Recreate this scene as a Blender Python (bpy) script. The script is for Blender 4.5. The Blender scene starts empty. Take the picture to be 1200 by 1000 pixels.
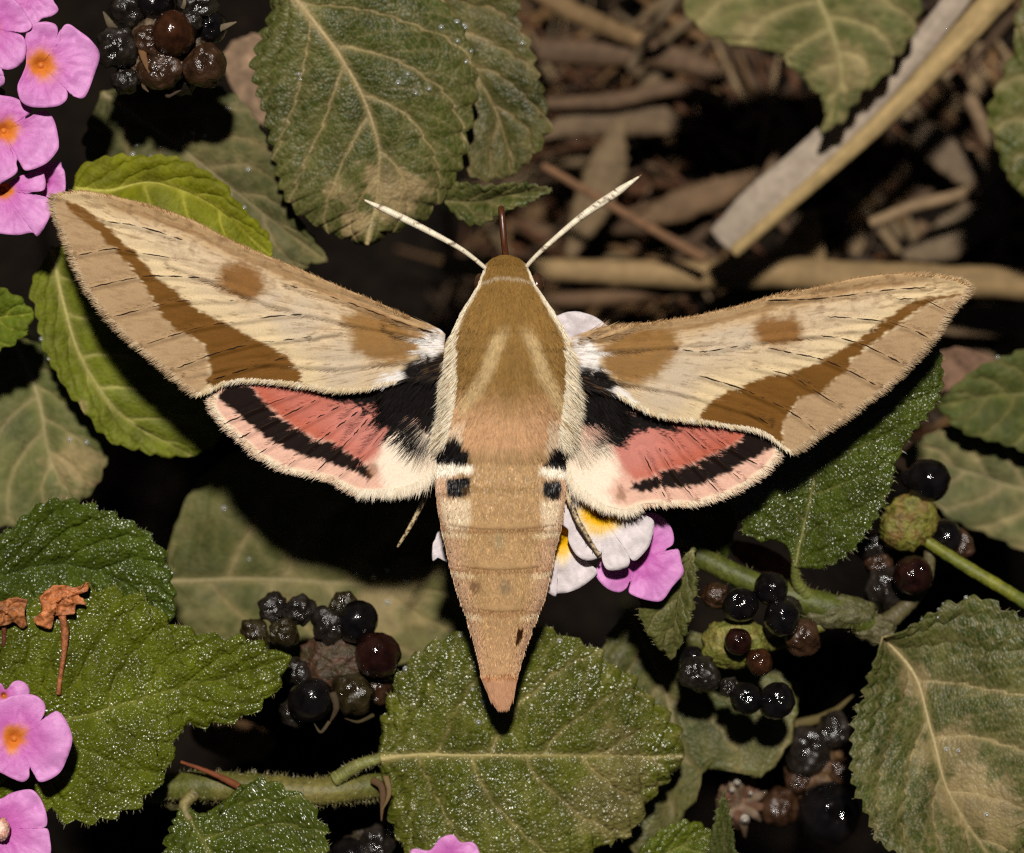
import bpy, math, random
import numpy as np

# ------------------------------------------------------------------ units
# work unit: one photo pixel at the moth's plane = 0.06 mm.  x right, y down (picture), z up to the lens
S = 6.0e-5
D = 5000.0            # lens height above the moth, in work units (30 cm)
FLOOR = 1300.0        # soil lies about this far below the moth
SC = bpy.context.scene
COL = SC.collection
RS = np.random.RandomState(7)
random.seed(7)

# ------------------------------------------------------------------ camera, sky, flash
SUN_TILT = 20.0       # flash held a little above the lens
cam_d = bpy.data.cameras.new('camera'); cam = bpy.data.objects.new('camera', cam_d); COL.objects.link(cam)
cam.location = (0, 0, (D + FLOOR) * S)
cam.rotation_euler = (0, 0, 0)
cam_d.sensor_width = 36; cam_d.lens = 36 * D / 1200.0
cam_d.clip_start = 0.01; cam_d.clip_end = 50
cam_d.dof.use_dof = True
cam_d.dof.focus_distance = (D + 15) * S
cam_d.dof.aperture_fstop = cam_d.lens / (92 * S * 1000)
SC.camera = cam

world = bpy.data.worlds.new('World'); SC.world = world; world.use_nodes = True
wn = world.node_tree.nodes; wl = world.node_tree.links
bg = wn['Background']
sky = wn.new('ShaderNodeTexSky'); sky.sky_type = 'NISHITA'; sky.sun_disc = False
sky.sun_elevation = math.radians(90 - SUN_TILT); sky.sun_rotation = 0.0
wl.new(sky.outputs[0], bg.inputs[0]); bg.inputs[1].default_value = 0.006

sun_d = bpy.data.lights.new('flash_sun', 'SUN'); sun = bpy.data.objects.new('flash_sun', sun_d); COL.objects.link(sun)
sun_d.energy = 4.9; sun_d.angle = math.radians(3.2); sun_d.color = (1.0, 0.955, 0.89)
sun.rotation_euler = (-math.radians(SUN_TILT), 0, 0)
sun.location = (0, 0.1, 0.4)

SC.view_settings.view_transform = 'Standard'; SC.view_settings.look = 'None'
SC.view_settings.exposure = 0.0; SC.view_settings.gamma = 1.0; SC.view_settings.use_curve_mapping = False
SC.render.engine = 'CYCLES'
SC.cycles.use_denoising = False
SC.cycles.pixel_filter_type = 'BLACKMAN_HARRIS'; SC.cycles.filter_width = 1.25
SC.cycles.use_adaptive_sampling = False
SC.cycles.max_bounces = 6; SC.cycles.diffuse_bounces = 3; SC.cycles.glossy_bounces = 3
SC.cycles.transparent_max_bounces = 6; SC.cycles.transmission_bounces = 4
SC.cycles.sample_clamp_indirect = 4.0
SC.cycles.caustics_reflective = False; SC.cycles.caustics_refractive = False

# ------------------------------------------------------------------ small maths
def lin(r, g, b, k=1.0):
    """photo sRGB 0..255 -> linear base colour (what the lit surface shows, divided by the light on it)"""
    f = lambda c: ((c / 255 + 0.055) / 1.055) ** 2.4 if c > 10 else c / 255 / 12.92
    return np.array([f(r), f(g), f(b)]) * 0.84 * k

def Z(pts, x0, y0, s):
    return [(x0 + p[0] / s, y0 + p[1] / s) for p in pts]

def M(x, y, z):
    """picture position at depth z -> metric work units"""
    k = (D - np.asarray(z, float)) / D
    return np.stack([600 + (np.asarray(x, float) - 600) * k, 500 + (np.asarray(y, float) - 500) * k, np.asarray(z, float) + 0 * k], -1)

def Wd(m):
    m = np.asarray(m, float)
    return np.stack([(m[..., 0] - 600) * S, (500 - m[..., 1]) * S, (m[..., 2] + FLOOR) * S], -1)

def hash2(i, j, seed=0):
    n = (i.astype(np.int64) * 374761393 + j.astype(np.int64) * 668265263 + seed * 1442695041) & 0x7fffffff
    n = ((n ^ (n >> 13)) * 1274126177) & 0x7fffffff
    n = (n ^ (n >> 16)) & 0xffff
    return n / 65535.0

def vnoise(x, y, seed=0):
    x = np.asarray(x, float); y = np.asarray(y, float)
    i = np.floor(x); j = np.floor(y); fx = x - i; fy = y - j
    fx = fx * fx * (3 - 2 * fx); fy = fy * fy * (3 - 2 * fy)
    a = hash2(i, j, seed); b = hash2(i + 1, j, seed); c = hash2(i, j + 1, seed); d = hash2(i + 1, j + 1, seed)
    return (a * (1 - fx) + b * fx) * (1 - fy) + (c * (1 - fx) + d * fx) * fy

def fbm(x, y, seed=0, o=3):
    t = 0; a = 0.5; n = 0
    for k in range(o):
        t = t + a * vnoise(x * 2 ** k + 17.3 * k, y * 2 ** k - 9.1 * k, seed + k); n += a; a *= 0.5
    return t / n          # 0..1

def sstep(a, b, x):
    t = np.clip((x - a) / (b - a), 0, 1); return t * t * (3 - 2 * t)

def smooth_line(pts, n, closed=False, per=14):
    """Catmull-Rom through pts, resampled to n points by arc length"""
    p = np.asarray(pts, float)
    if closed: q = np.vstack([p[-1], p, p[0], p[1]])
    else: q = np.vstack([2 * p[0] - p[1], p, 2 * p[-1] - p[-2]])
    t = np.linspace(0, 1, per, endpoint=False)[:, None]
    out = []
    for k in range(1, len(q) - 2):
        a, b, c, d = q[k - 1], q[k], q[k + 1], q[k + 2]
        out.append(0.5 * ((2 * b) + (c - a) * t + (2 * a - 5 * b + 4 * c - d) * t ** 2 + (3 * b - a - 3 * c + d) * t ** 3))
    out = np.vstack(out + [p[:1] if closed else p[-1:]])
    s = np.concatenate([[0], np.cumsum(np.linalg.norm(np.diff(out, axis=0), axis=1))])
    ss = np.linspace(0, s[-1], n)
    return np.stack([np.interp(ss, s, out[:, k]) for k in range(out.shape[1])], -1)

def seg_dist(P, pts):
    P = np.asarray(P, float); best = np.full(len(P), 1e9)
    for a, b in zip(pts[:-1], pts[1:]):
        a = np.array(a, float); b = np.array(b, float); ab = b - a
        t = np.clip(((P - a) @ ab) / max(ab @ ab, 1e-9), 0, 1)
        best = np.minimum(best, np.linalg.norm(P - a - t[:, None] * ab, axis=1))
    return best

def sd_poly(P, poly):
    """signed distance, negative inside"""
    P = np.asarray(P, float); poly = np.asarray(poly, float)
    d = seg_dist(P, list(poly) + [poly[0]])
    ins = np.zeros(len(P), bool); x = P[:, 0]; y = P[:, 1]
    j = len(poly) - 1
    for i in range(len(poly)):
        xi, yi = poly[i]; xj, yj = poly[j]
        if yi != yj:
            ins ^= ((yi > y) != (yj > y)) & (x < (xj - xi) * (y - yi) / (yj - yi) + xi)
        j = i
    return np.where(ins, -d, d)

# ------------------------------------------------------------------ mesh building
def make(name, V, F, mat, parent=None, col=None, attrs=None, smooth=True, origin=None):
    """V metric work units (N,3); F list of int arrays (n,3)/(n,4)"""
    if not isinstance(F, (list, tuple)): F = [F]
    F = [np.asarray(f, np.int32) for f in F if len(f)]
    co = Wd(V)
    base = np.zeros(3)
    p = parent
    while p is not None:
        base += np.array(p.location); p = p.parent
    if origin is not None:
        o_w = Wd(np.array(origin, float))
    else:
        o_w = base
    co = co - o_w
    me = bpy.data.meshes.new(name)
    nl = sum(f.size for f in F); nf = sum(len(f) for f in F)
    me.vertices.add(len(co)); me.vertices.foreach_set('co', co.astype(np.float32).ravel())
    me.loops.add(nl); me.polygons.add(nf)
    me.loops.foreach_set('vertex_index', np.concatenate([f.ravel() for f in F]).astype(np.int32))
    tot = np.concatenate([np.full(len(f), f.shape[1], np.int32) for f in F])
    st = np.concatenate([[0], np.cumsum(tot)[:-1]]).astype(np.int32)
    me.polygons.foreach_set('loop_start', st)
    me.polygons.foreach_set('use_smooth', np.full(nf, smooth))
    me.update(calc_edges=True)
    if col is not None:
        a = me.color_attributes.new('Col', 'FLOAT_COLOR', 'POINT')
        c = np.ones((len(co), 4), np.float32); c[:, :3] = np.clip(np.broadcast_to(col, (len(co), 3)), 0, 1)
        a.data.foreach_set('color', c.ravel())
    for k, v in (attrs or {}).items():
        v = np.asarray(v, np.float32)
        if v.ndim == 1:
            a = me.attributes.new(k, 'FLOAT', 'POINT'); a.data.foreach_set('value', v)
        else:
            a = me.attributes.new(k, 'FLOAT_VECTOR', 'POINT'); a.data.foreach_set('vector', v.ravel())
    me.materials.append(mat)
    o = bpy.data.objects.new(name, me); COL.objects.link(o)
    o.parent = parent
    o.location = o_w - base
    return o

def thing(name, label, cat, at, group=None):
    o = bpy.data.objects.new(name, None); COL.objects.link(o)
    o.location = Wd(np.array(at, float)); o.empty_display_size = 0.002
    o['label'] = label; o['category'] = cat
    if group: o['group'] = group
    return o

def tag(o, label, cat, group=None):
    o['label'] = label; o['category'] = cat
    if group: o['group'] = group
    return o

def stuff(o):
    o['kind'] = 'stuff'; return o

def grid_faces(nu, nv, wrap=False):
    i, j = np.meshgrid(np.arange(nu - 1), np.arange(nv if wrap else nv - 1), indexing='ij')
    j2 = (j + 1) % nv
    return np.stack([i * nv + j, i * nv + j2, (i + 1) * nv + j2, (i + 1) * nv + j], -1).reshape(-1, 4)

def tube_data(path, radii, ns=10, n=None, flat=1.0, rough=0.0, seed=0, smooth=True):
    """path metric (k,3) -> verts, faces (closed ends).  flat scales the thickness in z"""
    path = np.asarray(path, float); n = n or max(8, 6 * len(path))
    radii = np.interp(np.linspace(0, 1, n), np.linspace(0, 1, len(np.atleast_1d(radii))), np.atleast_1d(radii))
    C = smooth_line(path, n) if smooth else np.stack([np.interp(np.linspace(0, len(path) - 1, n), np.arange(len(path)), path[:, k]) for k in range(3)], -1)
    T = np.gradient(C, axis=0); T /= np.linalg.norm(T, axis=1)[:, None] + 1e-9
    up = np.array([0, 0, 1.0]) if abs(T[:, 2]).mean() < 0.85 else np.array([0, 1.0, 0.1])
    A = np.cross(T, up); A /= np.linalg.norm(A, axis=1)[:, None] + 1e-9
    B = np.cross(A, T)
    th = np.linspace(0, 2 * np.pi, ns, endpoint=False)
    rr = radii[:, None] * np.ones(ns)
    if rough:
        rr = rr * (1 + rough * (fbm(np.arange(n)[:, None] * 0.5 + 0 * th, 2.0 * np.cos(th)[None] + 5 + 3 * np.sin(th)[None], seed) - 0.5) * 2)
    V = C[:, None] + A[:, None] * (rr * np.cos(th))[..., None] + B[:, None] * (rr * np.sin(th) * flat)[..., None]
    V = V.reshape(-1, 3); F = grid_faces(n, ns, True)
    V = np.vstack([V, C[:1] - T[:1] * radii[0] * 0.3, C[-1:] + T[-1:] * radii[-1] * 0.3])
    k = np.arange(ns); a = len(V) - 2
    caps = np.vstack([np.stack([np.full(ns, a), (k + 1) % ns, k], -1), np.stack([np.full(ns, a + 1), (n - 1) * ns + k, (n - 1) * ns + (k + 1) % ns], -1)])
    return V, [F, caps]

def merge(parts):
    Vs, q, t, off = [], [], [], 0
    cols = []
    for p in parts:
        V, F = p[0], p[1]
        for f in (F if isinstance(F, (list, tuple)) else [F]):
            (q if f.shape[1] == 4 else t).append(f + off)
        if len(p) > 2: cols.append(np.broadcast_to(p[2], (len(V), 3)))
        Vs.append(V); off += len(V)
    F = []
    if q: F.append(np.vstack(q))
    if t: F.append(np.vstack(t))
    return np.vstack(Vs), F, (np.vstack(cols) if cols else None)

def strands(root, dirv, length, width, col, lift=0.8, seg=1, bend=None, tipcol=None, roll=0.35):
    """thin pointed hairs; root (N,3) metric, dirv (N,3)"""
    N = len(root); dirv = dirv / (np.linalg.norm(dirv, axis=1)[:, None] + 1e-9)
    length = np.broadcast_to(length, (N,))[:, None]; width = np.broadcast_to(width, (N,))[:, None]
    side = np.stack([-dirv[:, 1], dirv[:, 0], RS.normal(0, roll, N)], -1); side /= np.linalg.norm(side, axis=1)[:, None]
    up = np.array([0, 0, 1.0]) * np.broadcast_to(lift, (N,))[:, None]
    tipcol = col if tipcol is None else tipcol
    if seg == 1:
        V = np.stack([root - side * width / 2, root + side * width / 2, root + dirv * length + up], 1).reshape(-1, 3)
        F = np.arange(3 * N).reshape(N, 3)
        C = np.stack([col, col, tipcol], 1).reshape(-1, 3)
        return V, [F], C
    bend = np.zeros((N, 3)) if bend is None else bend
    mid = root + dirv * length * 0.55 + up * 0.8
    tip = root + dirv * length + up * 0.7 + bend
    V = np.stack([root - side * width / 2, root + side * width / 2, mid + side * width * 0.42, mid - side * width * 0.42, tip], 1).reshape(-1, 3)
    k = np.arange(N)[:, None] * 5
    C = np.stack([col, col, (col + tipcol) / 2, (col + tipcol) / 2, tipcol], 1).reshape(-1, 3)
    return V, [k + np.array([[0, 1, 2, 3]]), k + np.array([[3, 2, 4]])], C

# ------------------------------------------------------------------ materials
def nodes_of(name):
    m = bpy.data.materials.new(name); m.use_nodes = True
    nt = m.node_tree; b = nt.nodes['Principled BSDF']
    return m, nt, b

def mat(name, col=None, rough=0.6, spec=0.4, vary=0.2, vscale=4000.0, bump=0.0, bscale=6000.0, bdist=1.0, stretch=None, sss=0.0, sheen=0.0, coat=0.0, trans=0.0, roughvar=0.0, vor=0.0, vorscale=2000.0, metal=0.0):
    """col None -> vertex colour 'Col'.  Scales are per metre of object space."""
    m, nt, b = nodes_of(name); N = nt.nodes; L = nt.links
    tc = N.new('ShaderNodeTexCoord')
    if stretch:
        mp = N.new('ShaderNodeMapping'); mp.inputs['Scale'].default_value = stretch; L.new(tc.outputs['Object'], mp.inputs[0]); vec = mp.outputs[0]
    else: vec = tc.outputs['Object']
    nz = N.new('ShaderNodeTexNoise'); nz.inputs['Scale'].default_value = vscale; nz.inputs['Detail'].default_value = 4; L.new(vec, nz.inputs['Vector'])
    mr = N.new('ShaderNodeMapRange'); mr.inputs[1].default_value = 0.3; mr.inputs[2].default_value = 0.7
    mr.inputs[3].default_value = 1 - vary; mr.inputs[4].default_value = 1 + vary; L.new(nz.outputs['Fac'], mr.inputs[0])
    mx = N.new('ShaderNodeVectorMath'); mx.operation = 'SCALE'
    if col is None:
        at = N.new('ShaderNodeAttribute'); at.attribute_name = 'Col'; L.new(at.outputs['Color'], mx.inputs[0])
    else:
        mx.inputs[0].default_value = tuple(col)
    L.new(mr.outputs[0], mx.inputs['Scale']); L.new(mx.outputs[0], b.inputs['Base Color'])
    b.inputs['Roughness'].default_value = rough; b.inputs['Specular IOR Level'].default_value = spec
    if roughvar:
        m2 = N.new('ShaderNodeMapRange'); m2.inputs[1].default_value = 0.35; m2.inputs[2].default_value = 0.65
        m2.inputs[3].default_value = rough - roughvar; m2.inputs[4].default_value = rough + roughvar; L.new(nz.outputs['Fac'], m2.inputs[0]); L.new(m2.outputs[0], b.inputs['Roughness'])
    b.inputs['Metallic'].default_value = metal
    h = None
    if bump:
        n2 = N.new('ShaderNodeTexNoise'); n2.inputs['Scale'].default_value = bscale; n2.inputs['Detail'].default_value = 5; L.new(vec, n2.inputs['Vector']); h = n2.outputs['Fac']
        if vor:
            v2 = N.new('ShaderNodeTexVoronoi'); v2.inputs['Scale'].default_value = vorscale; L.new(vec, v2.inputs['Vector'])
            ma = N.new('ShaderNodeMath'); ma.operation = 'MULTIPLY_ADD'; L.new(v2.outputs['Distance'], ma.inputs[0]); ma.inputs[1].default_value = -vor; L.new(h, ma.inputs[2]); h = ma.outputs[0]
        bp = N.new('ShaderNodeBump'); bp.inputs['Strength'].default_value = bump; bp.inputs['Distance'].default_value = bdist * S; L.new(h, bp.inputs['Height']); L.new(bp.outputs[0], b.inputs['Normal'])
    if sss:
        b.inputs['Subsurface Weight'].default_value = sss; b.inputs['Subsurface Radius'].default_value = (1, .6, .6); b.inputs['Subsurface Scale'].default_value = 4 * S
    if sheen: b.inputs['Sheen Weight'].default_value = sheen; b.inputs['Sheen Roughness'].default_value = 0.4
    if coat: b.inputs['Coat Weight'].default_value = coat; b.inputs['Coat Roughness'].default_value = 0.06
    if trans:
        tr = N.new('ShaderNodeBsdfTranslucent'); L.new(mx.outputs[0], tr.inputs[0]); ms = N.new('ShaderNodeMixShader'); ms.inputs[0].default_value = trans
        L.new(b.outputs[0], ms.inputs[1]); L.new(tr.outputs[0], ms.inputs[2]); L.new(ms.outputs[0], N['Material Output'].inputs[0])
    return m

def leaf_mat(name, rough, spec, bump, vein_mix=0.55, fine_cell=4.2, net_w=2.4):
    """leaf skin: vertex colour, a net of small veins from a cell pattern in the leaf's own (u,v) frame, tiny glistening bumps"""
    m, nt, b = nodes_of(name); N = nt.nodes; L = nt.links
    at = N.new('ShaderNodeAttribute'); at.attribute_name = 'Col'
    lp = N.new('ShaderNodeAttribute'); lp.attribute_name = 'leafpos'
    net = N.new('ShaderNodeTexVoronoi'); net.feature = 'DISTANCE_TO_EDGE'; net.inputs['Scale'].default_value = 1 / 8.5; L.new(lp.outputs['Vector'], net.inputs['Vector'])
    fine = N.new('ShaderNodeTexVoronoi'); fine.inputs['Scale'].default_value = 1 / fine_cell; L.new(lp.outputs['Vector'], fine.inputs['Vector'])
    nz = N.new('ShaderNodeTexNoise'); nz.inputs['Scale'].default_value = 1 / 38.0; nz.inputs['Detail'].default_value = 6; nz.inputs['Roughness'].default_value = 0.65; L.new(lp.outputs['Vector'], nz.inputs['Vector'])
    line = N.new('ShaderNodeMapRange'); line.inputs[1].default_value = 0.02; line.inputs[2].default_value = 0.13; line.inputs[3].default_value = vein_mix; line.inputs[4].default_value = 0.0
    L.new(net.outputs['Distance'], line.inputs[0])
    var = N.new('ShaderNodeMapRange'); var.inputs[1].default_value = 0.3; var.inputs[2].default_value = 0.7; var.inputs[3].default_value = 0.66; var.inputs[4].default_value = 1.34; L.new(nz.outputs['Fac'], var.inputs[0])
    sc = N.new('ShaderNodeVectorMath'); sc.operation = 'SCALE'; L.new(at.outputs['Color'], sc.inputs[0]); L.new(var.outputs[0], sc.inputs['Scale'])
    vc = N.new('ShaderNodeAttribute'); vc.attribute_name = 'veincol'
    mix = N.new('ShaderNodeMix'); mix.data_type = 'RGBA'; L.new(line.outputs[0], mix.inputs[0]); L.new(sc.outputs[0], mix.inputs[6]); L.new(vc.outputs['Vector'], mix.inputs[7])
    L.new(mix.outputs[2], b.inputs['Base Color'])
    b.inputs['Roughness'].default_value = rough
    wet = N.new('ShaderNodeTexNoise'); wet.inputs['Scale'].default_value = 1 / 55.0; wet.inputs['Detail'].default_value = 3; L.new(lp.outputs['Vector'], wet.inputs['Vector'])
    wr = N.new('ShaderNodeMapRange'); wr.inputs[1].default_value = 0.36; wr.inputs[2].default_value = 0.64; wr.inputs[3].default_value = spec * 0.25; wr.inputs[4].default_value = spec * 1.3; L.new(wet.outputs['Fac'], wr.inputs[0]); L.new(wr.outputs[0], b.inputs['Specular IOR Level'])
    ad = N.new('ShaderNodeMath'); ad.operation = 'MULTIPLY_ADD'; L.new(fine.outputs['Distance'], ad.inputs[0]); ad.inputs[1].default_value = -0.9
    mm = N.new('ShaderNodeMath'); mm.operation = 'MULTIPLY'; L.new(net.outputs['Distance'], mm.inputs[0]); mm.inputs[1].default_value = net_w; L.new(mm.outputs[0], ad.inputs[2])
    bp = N.new('ShaderNodeBump'); bp.inputs['Strength'].default_value = bump; bp.inputs['Distance'].default_value = 3.2 * S; L.new(ad.outputs[0], bp.inputs['Height']); L.new(bp.outputs[0], b.inputs['Normal'])
    tr = N.new('ShaderNodeBsdfTranslucent'); L.new(mix.outputs[2], tr.inputs[0])
    ms = N.new('ShaderNodeMixShader'); ms.inputs[0].default_value = 0.12; L.new(b.outputs[0], ms.inputs[1]); L.new(tr.outputs[0], ms.inputs[2]); L.new(ms.outputs[0], N['Material Output'].inputs[0])
    return m

MAT = dict(
    wing=mat('wing_scales', rough=0.75, spec=0.08, vary=0.10, vscale=9000),
    fur=mat('moth_fur', rough=0.6, spec=0.12, vary=0.06, vscale=3000, trans=0.2),
    body=mat('moth_body', rough=0.7, spec=0.1, vary=0.12, vscale=6000, bump=0.4, bscale=9000),
    scale=mat('moth_glint_scales', rough=0.35, spec=0.18, vary=0.05, vscale=3000),
    antenna=mat('antenna', rough=0.5, spec=0.4, vary=0.12, vscale=12000, bump=0.3, bscale=9000),
    proboscis=mat('proboscis', rough=0.3, spec=0.6, vary=0.35, vscale=5000, stretch=(1, .08, 1), bump=0.4, bscale=5000),
    eye=mat('moth_eye', col=lin(70, 45, 30), rough=0.2, spec=0.6, vary=0.2),
    leg=mat('moth_leg', rough=0.5, spec=0.4, vary=0.35, vscale=7000),
    leaf_wet=leaf_mat('leaf_wet', 0.22, 0.5, 0.8, 0.12, fine_cell=3.4, net_w=0.8),
    leaf_dusty=leaf_mat('leaf_dusty', 0.42, 0.2, 0.45, 0.2, fine_cell=3.6, net_w=1.2),
    leaf_dull=leaf_mat('leaf_dull', 0.6, 0.12, 0.35, 0.15, fine_cell=4, net_w=1.2),
    vein=mat('leaf_vein', rough=0.6, spec=0.25, vary=0.2, vscale=5000, bump=0.4, bscale=9000),
    stem=mat('green_stem', rough=0.5, spec=0.3, vary=0.3, vscale=2500, bump=0.5, bscale=5000, bdist=2),
    hair=mat('plant_hair', rough=0.4, spec=0.5, vary=0.1),
    petal=mat('petal', rough=0.5, spec=0.3, vary=0.07, vscale=3500, bump=0.35, bscale=7000, bdist=1.2, trans=0.16),
    berry=mat('berry_skin', rough=0.16, spec=0.6, vary=0.5, vscale=900, bump=0.25, bscale=1800, bdist=4, roughvar=0.08),
    berry_dry=mat('berry_wrinkled', rough=0.42, spec=0.5, vary=0.6, vscale=1500, bump=0.9, bscale=2200, bdist=6, roughvar=0.15),
    core=mat('fruit_core', rough=0.5, spec=0.35, vary=0.4, vscale=1800, bump=0.8, bscale=2600, bdist=6),
    straw=mat('dry_straw', rough=0.7, spec=0.15, vary=0.18, vscale=1200, bump=0.15, bscale=1500, bdist=3),
    deadleaf=mat('dead_leaf', rough=0.75, spec=0.15, vary=0.4, vscale=900, bump=0.6, bscale=2000, bdist=4),
    dryflower=mat('dried_flower', rough=0.5, spec=0.4, vary=0.4, vscale=2500, bump=0.8, bscale=3500, bdist=3),
    dew=mat('dew', col=(0.42, 0.44, 0.36), rough=0.2, spec=1.0, vary=0.0, metal=0.35),
    drop=mat('water_drop', col=(0.75, 0.76, 0.72), rough=0.32, spec=1.0, vary=0.0, metal=0.5),
    soil=mat('soil', col=lin(20, 14, 9), rough=0.95, spec=0.1, vary=0.6, vscale=700, bump=1.0, bscale=900, bdist=18),  # near-black base paints in the flash falloff and shade between leaves
)

# ------------------------------------------------------------------ ground
def ground_z(X, Y):
    """metric work units; a bank of litter rises towards the upper right"""
    bank = sstep(450, 950, X) * sstep(700, 250, Y)
    bank2 = sstep(980, 1250, X) * sstep(900, 500, Y)
    return -1270 + 440 * np.maximum(bank, bank2) + 60 * (fbm(X / 220, Y / 220, 3) - 0.5) + 26 * (fbm(X / 40, Y / 40, 5) - 0.5)

def build_ground():
    n = 220
    t = np.linspace(-1, 1, n)
    ax = np.sign(t) * (np.abs(t) * 1500 + np.abs(t) ** 6 * 18000)
    X, Y = np.meshgrid(600 + ax, 500 + ax, indexing='ij')
    V = np.stack([X, Y, ground_z(X, Y)], -1).reshape(-1, 3)
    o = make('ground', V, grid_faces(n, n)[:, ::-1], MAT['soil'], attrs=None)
    o['kind'] = 'structure'; o['label'] = 'soil below the plants, coloured near-black for the unlit depth'
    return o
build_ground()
def gz(x, y): return float(ground_z(np.array(x, float), np.array(y, float)))

# ------------------------------------------------------------------ leaves
ICO_V = None
def drop_mesh(centres, radii, seed=0):
    nv = 7; th = np.array([0.5, 1.1, 1.9]); ph = np.linspace(0, 2 * np.pi, nv, endpoint=False)
    u = np.stack([np.outer(np.sin(th), np.cos(ph)), np.outer(np.sin(th), np.sin(ph)), np.outer(np.cos(th), np.ones(nv))], -1).reshape(-1, 3)
    u = np.vstack([[0, 0, 1.0], u]); k = np.arange(nv)
    V = (centres[:, None] + u[None] * radii[:, None, None] * np.array([1, 1, .8])).reshape(-1, 3)
    off = (np.arange(len(centres)) * len(u))[:, None, None]
    F = ((grid_faces(3, nv, True) + 1)[None] + off).reshape(-1, 4)
    T = (np.stack([0 * k, 1 + (k + 1) % nv, 1 + k], -1)[None] + off).reshape(-1, 3)
    return V, [F[:, ::-1], T]

GREEN = lin(82, 92, 34); DUST = lin(158, 136, 96)

def leaf(name, parent, mid, A, B, z, green, vein=(150, 135, 90), m='leaf_wet', nveins=7, teeth=24, tooth=5.0, quilt=5.0, fold=10.0,
         dust=(), dustiness=0.0, nu=150, nv=44, dew=40, seed=0, sweep=0.40, curl=0.0, side=(0, 0), vw=2.2, rugose=1.6, solid=True, midrib=True, hairs=0, drops=()):
    """mid, A, B: polylines base -> tip in picture positions; z=(base,tip) depth; side=(dzA,dzB) at the margins"""
    green = np.array(green) * np.array({'leaf_wet': [0.92, 0.80, 0.48], 'leaf_dusty': [0.78, 0.78, 0.62], 'leaf_dull': [0.80, 0.82, 0.80]}[m]); vein = np.array(vein)
    nu = int(nu * .87); nv = int(nv * .85)
    u = np.linspace(0, 1, nu)
    pm = smooth_line(mid, nu); L = np.linalg.norm(np.diff(pm, axis=0), axis=1).sum()
    rs = np.random.RandomState(seed + 11)
    def margin(poly, sg):
        p = smooth_line(poly, nu * 3)
        T = np.gradient(p, axis=0); T /= np.linalg.norm(T, axis=1)[:, None] + 1e-9
        Nn = np.stack([-T[:, 1], T[:, 0]], -1)
        if np.sum((p - np.repeat(pm, 3, 0)) * Nn) < 0: Nn = -Nn
        s = np.linspace(0, 1, nu * 3)
        ph = s * teeth + 0.5 * (fbm(s * teeth * 0.35, s * 0 + sg, seed) - 0.5) * 2
        saw = ph % 1.0
        prof = np.where(saw < 0.72, (saw / 0.72) ** 0.75, ((1 - saw) / 0.28) ** 0.8) - 0.55
        amp = tooth * (0.7 + 0.7 * hash2(np.floor(ph), np.full(len(ph), sg), seed)) * sstep(0.02, 0.12, s) * sstep(1.0, 0.95, s)
        p = p + Nn * (prof * amp)[:, None]
        return p[1::3]
    a = margin(A, 1); b = margin(B, 2)
    a[0] = b[0] = pm[0]; a[-1] = b[-1] = pm[-1]
    vv = np.concatenate([-np.linspace(1, 0, nv) ** 0.9, (np.linspace(0, 1, nv) ** 0.9)[1:]])
    U, V = np.meshgrid(u, vv, indexing='ij'); av = np.abs(V)
    tgt = np.where((V < 0)[..., None], a[:, None], b[:, None])
    XY = pm[:, None] * (1 - av)[..., None] + tgt * av[..., None]
    # wiggle the inner grid lines a little so the blade is not ruled
    hw = np.linalg.norm(tgt - pm[:, None], axis=-1)
    lp = np.stack([U * L, V * hw, np.full_like(U, seed * 13.7)], -1)
    # lateral veins
    vein_d = np.full(U.shape, 1e9); ph = np.zeros(U.shape)
    warp = (fbm(U * 5 + seed, V * 2.0 + 3, seed) - 0.5) * 0.05
    for sgn, off in ((-1, 0.0), (1, 0.35)):
        msk = (V < 0) if sgn < 0 else (V >= 0)
        k0 = (U - sweep * av ** 1.25 * (1 - 0.35 * U) + warp) * nveins / 0.93 + off
        d = np.abs((k0 + 0.5) % 1.0 - 0.5) * 0.93 / nveins * L
        d = np.where((k0 < 0.25), 1e9, d)
        vein_d = np.where(msk, d, vein_d); ph = np.where(msk, k0, ph)
    wl_ = vw * (1.25 - 0.75 * av)
    lat = np.exp(-(vein_d / wl_) ** 2)
    mid_d = av * hw; wm = vw * (2.1 - 1.3 * U)
    mr = np.exp(-(mid_d / wm) ** 2)
    vmask = np.maximum(lat * 0.85, mr)
    # branching secondary veins
    k2 = ph * 3.0 + av * 4.0
    d2 = np.abs((k2 + 0.5) % 1 - 0.5) * L / nveins / 3.0
    vmask = np.maximum(vmask, 0.22 * np.exp(-(d2 / (vw * 0.6)) ** 2) * sstep(0.1, 0.35, av))
    puff = np.abs(np.sin(np.pi * ph)) ** 0.7 * np.minimum(1, mid_d / 14) * sstep(1.02, 0.8, av)
    zz = z[0] + (z[1] - z[0]) * U + np.where(V < 0, side[0], side[1]) * av ** 1.3
    zz = zz + fold * (av ** 0.8) * np.sin(np.pi * np.clip(U, .02, .98)) + 0.75 * quilt * puff - 1.6 * vmask
    zz = zz - curl * U ** 3
    zz = zz + 16 * (fbm(XY[..., 0] / 85 + seed, XY[..., 1] / 85, seed + 2) - 0.5)
    zz = zz + rugose * 1.0 * (vnoise(lp[..., 0] / 6.0, lp[..., 1] / 6.0, seed) - 0.5) * (1 - vmask)
    # colour of the skin: green, veins and dust
    n1 = fbm(XY[..., 0] / 60, XY[..., 1] / 60, seed + 4); n2 = fbm(XY[..., 0] / 9, XY[..., 1] / 9, seed + 9)
    c = green[None, None] * (0.78 + 0.5 * n1)[..., None]
    c = c * (1 + 0.35 * (n2 - 0.5))[..., None]
    dm = 0.42 * dustiness * sstep(0.45, 0.78, 0.6 * n1 + 0.55 * n2)
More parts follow.
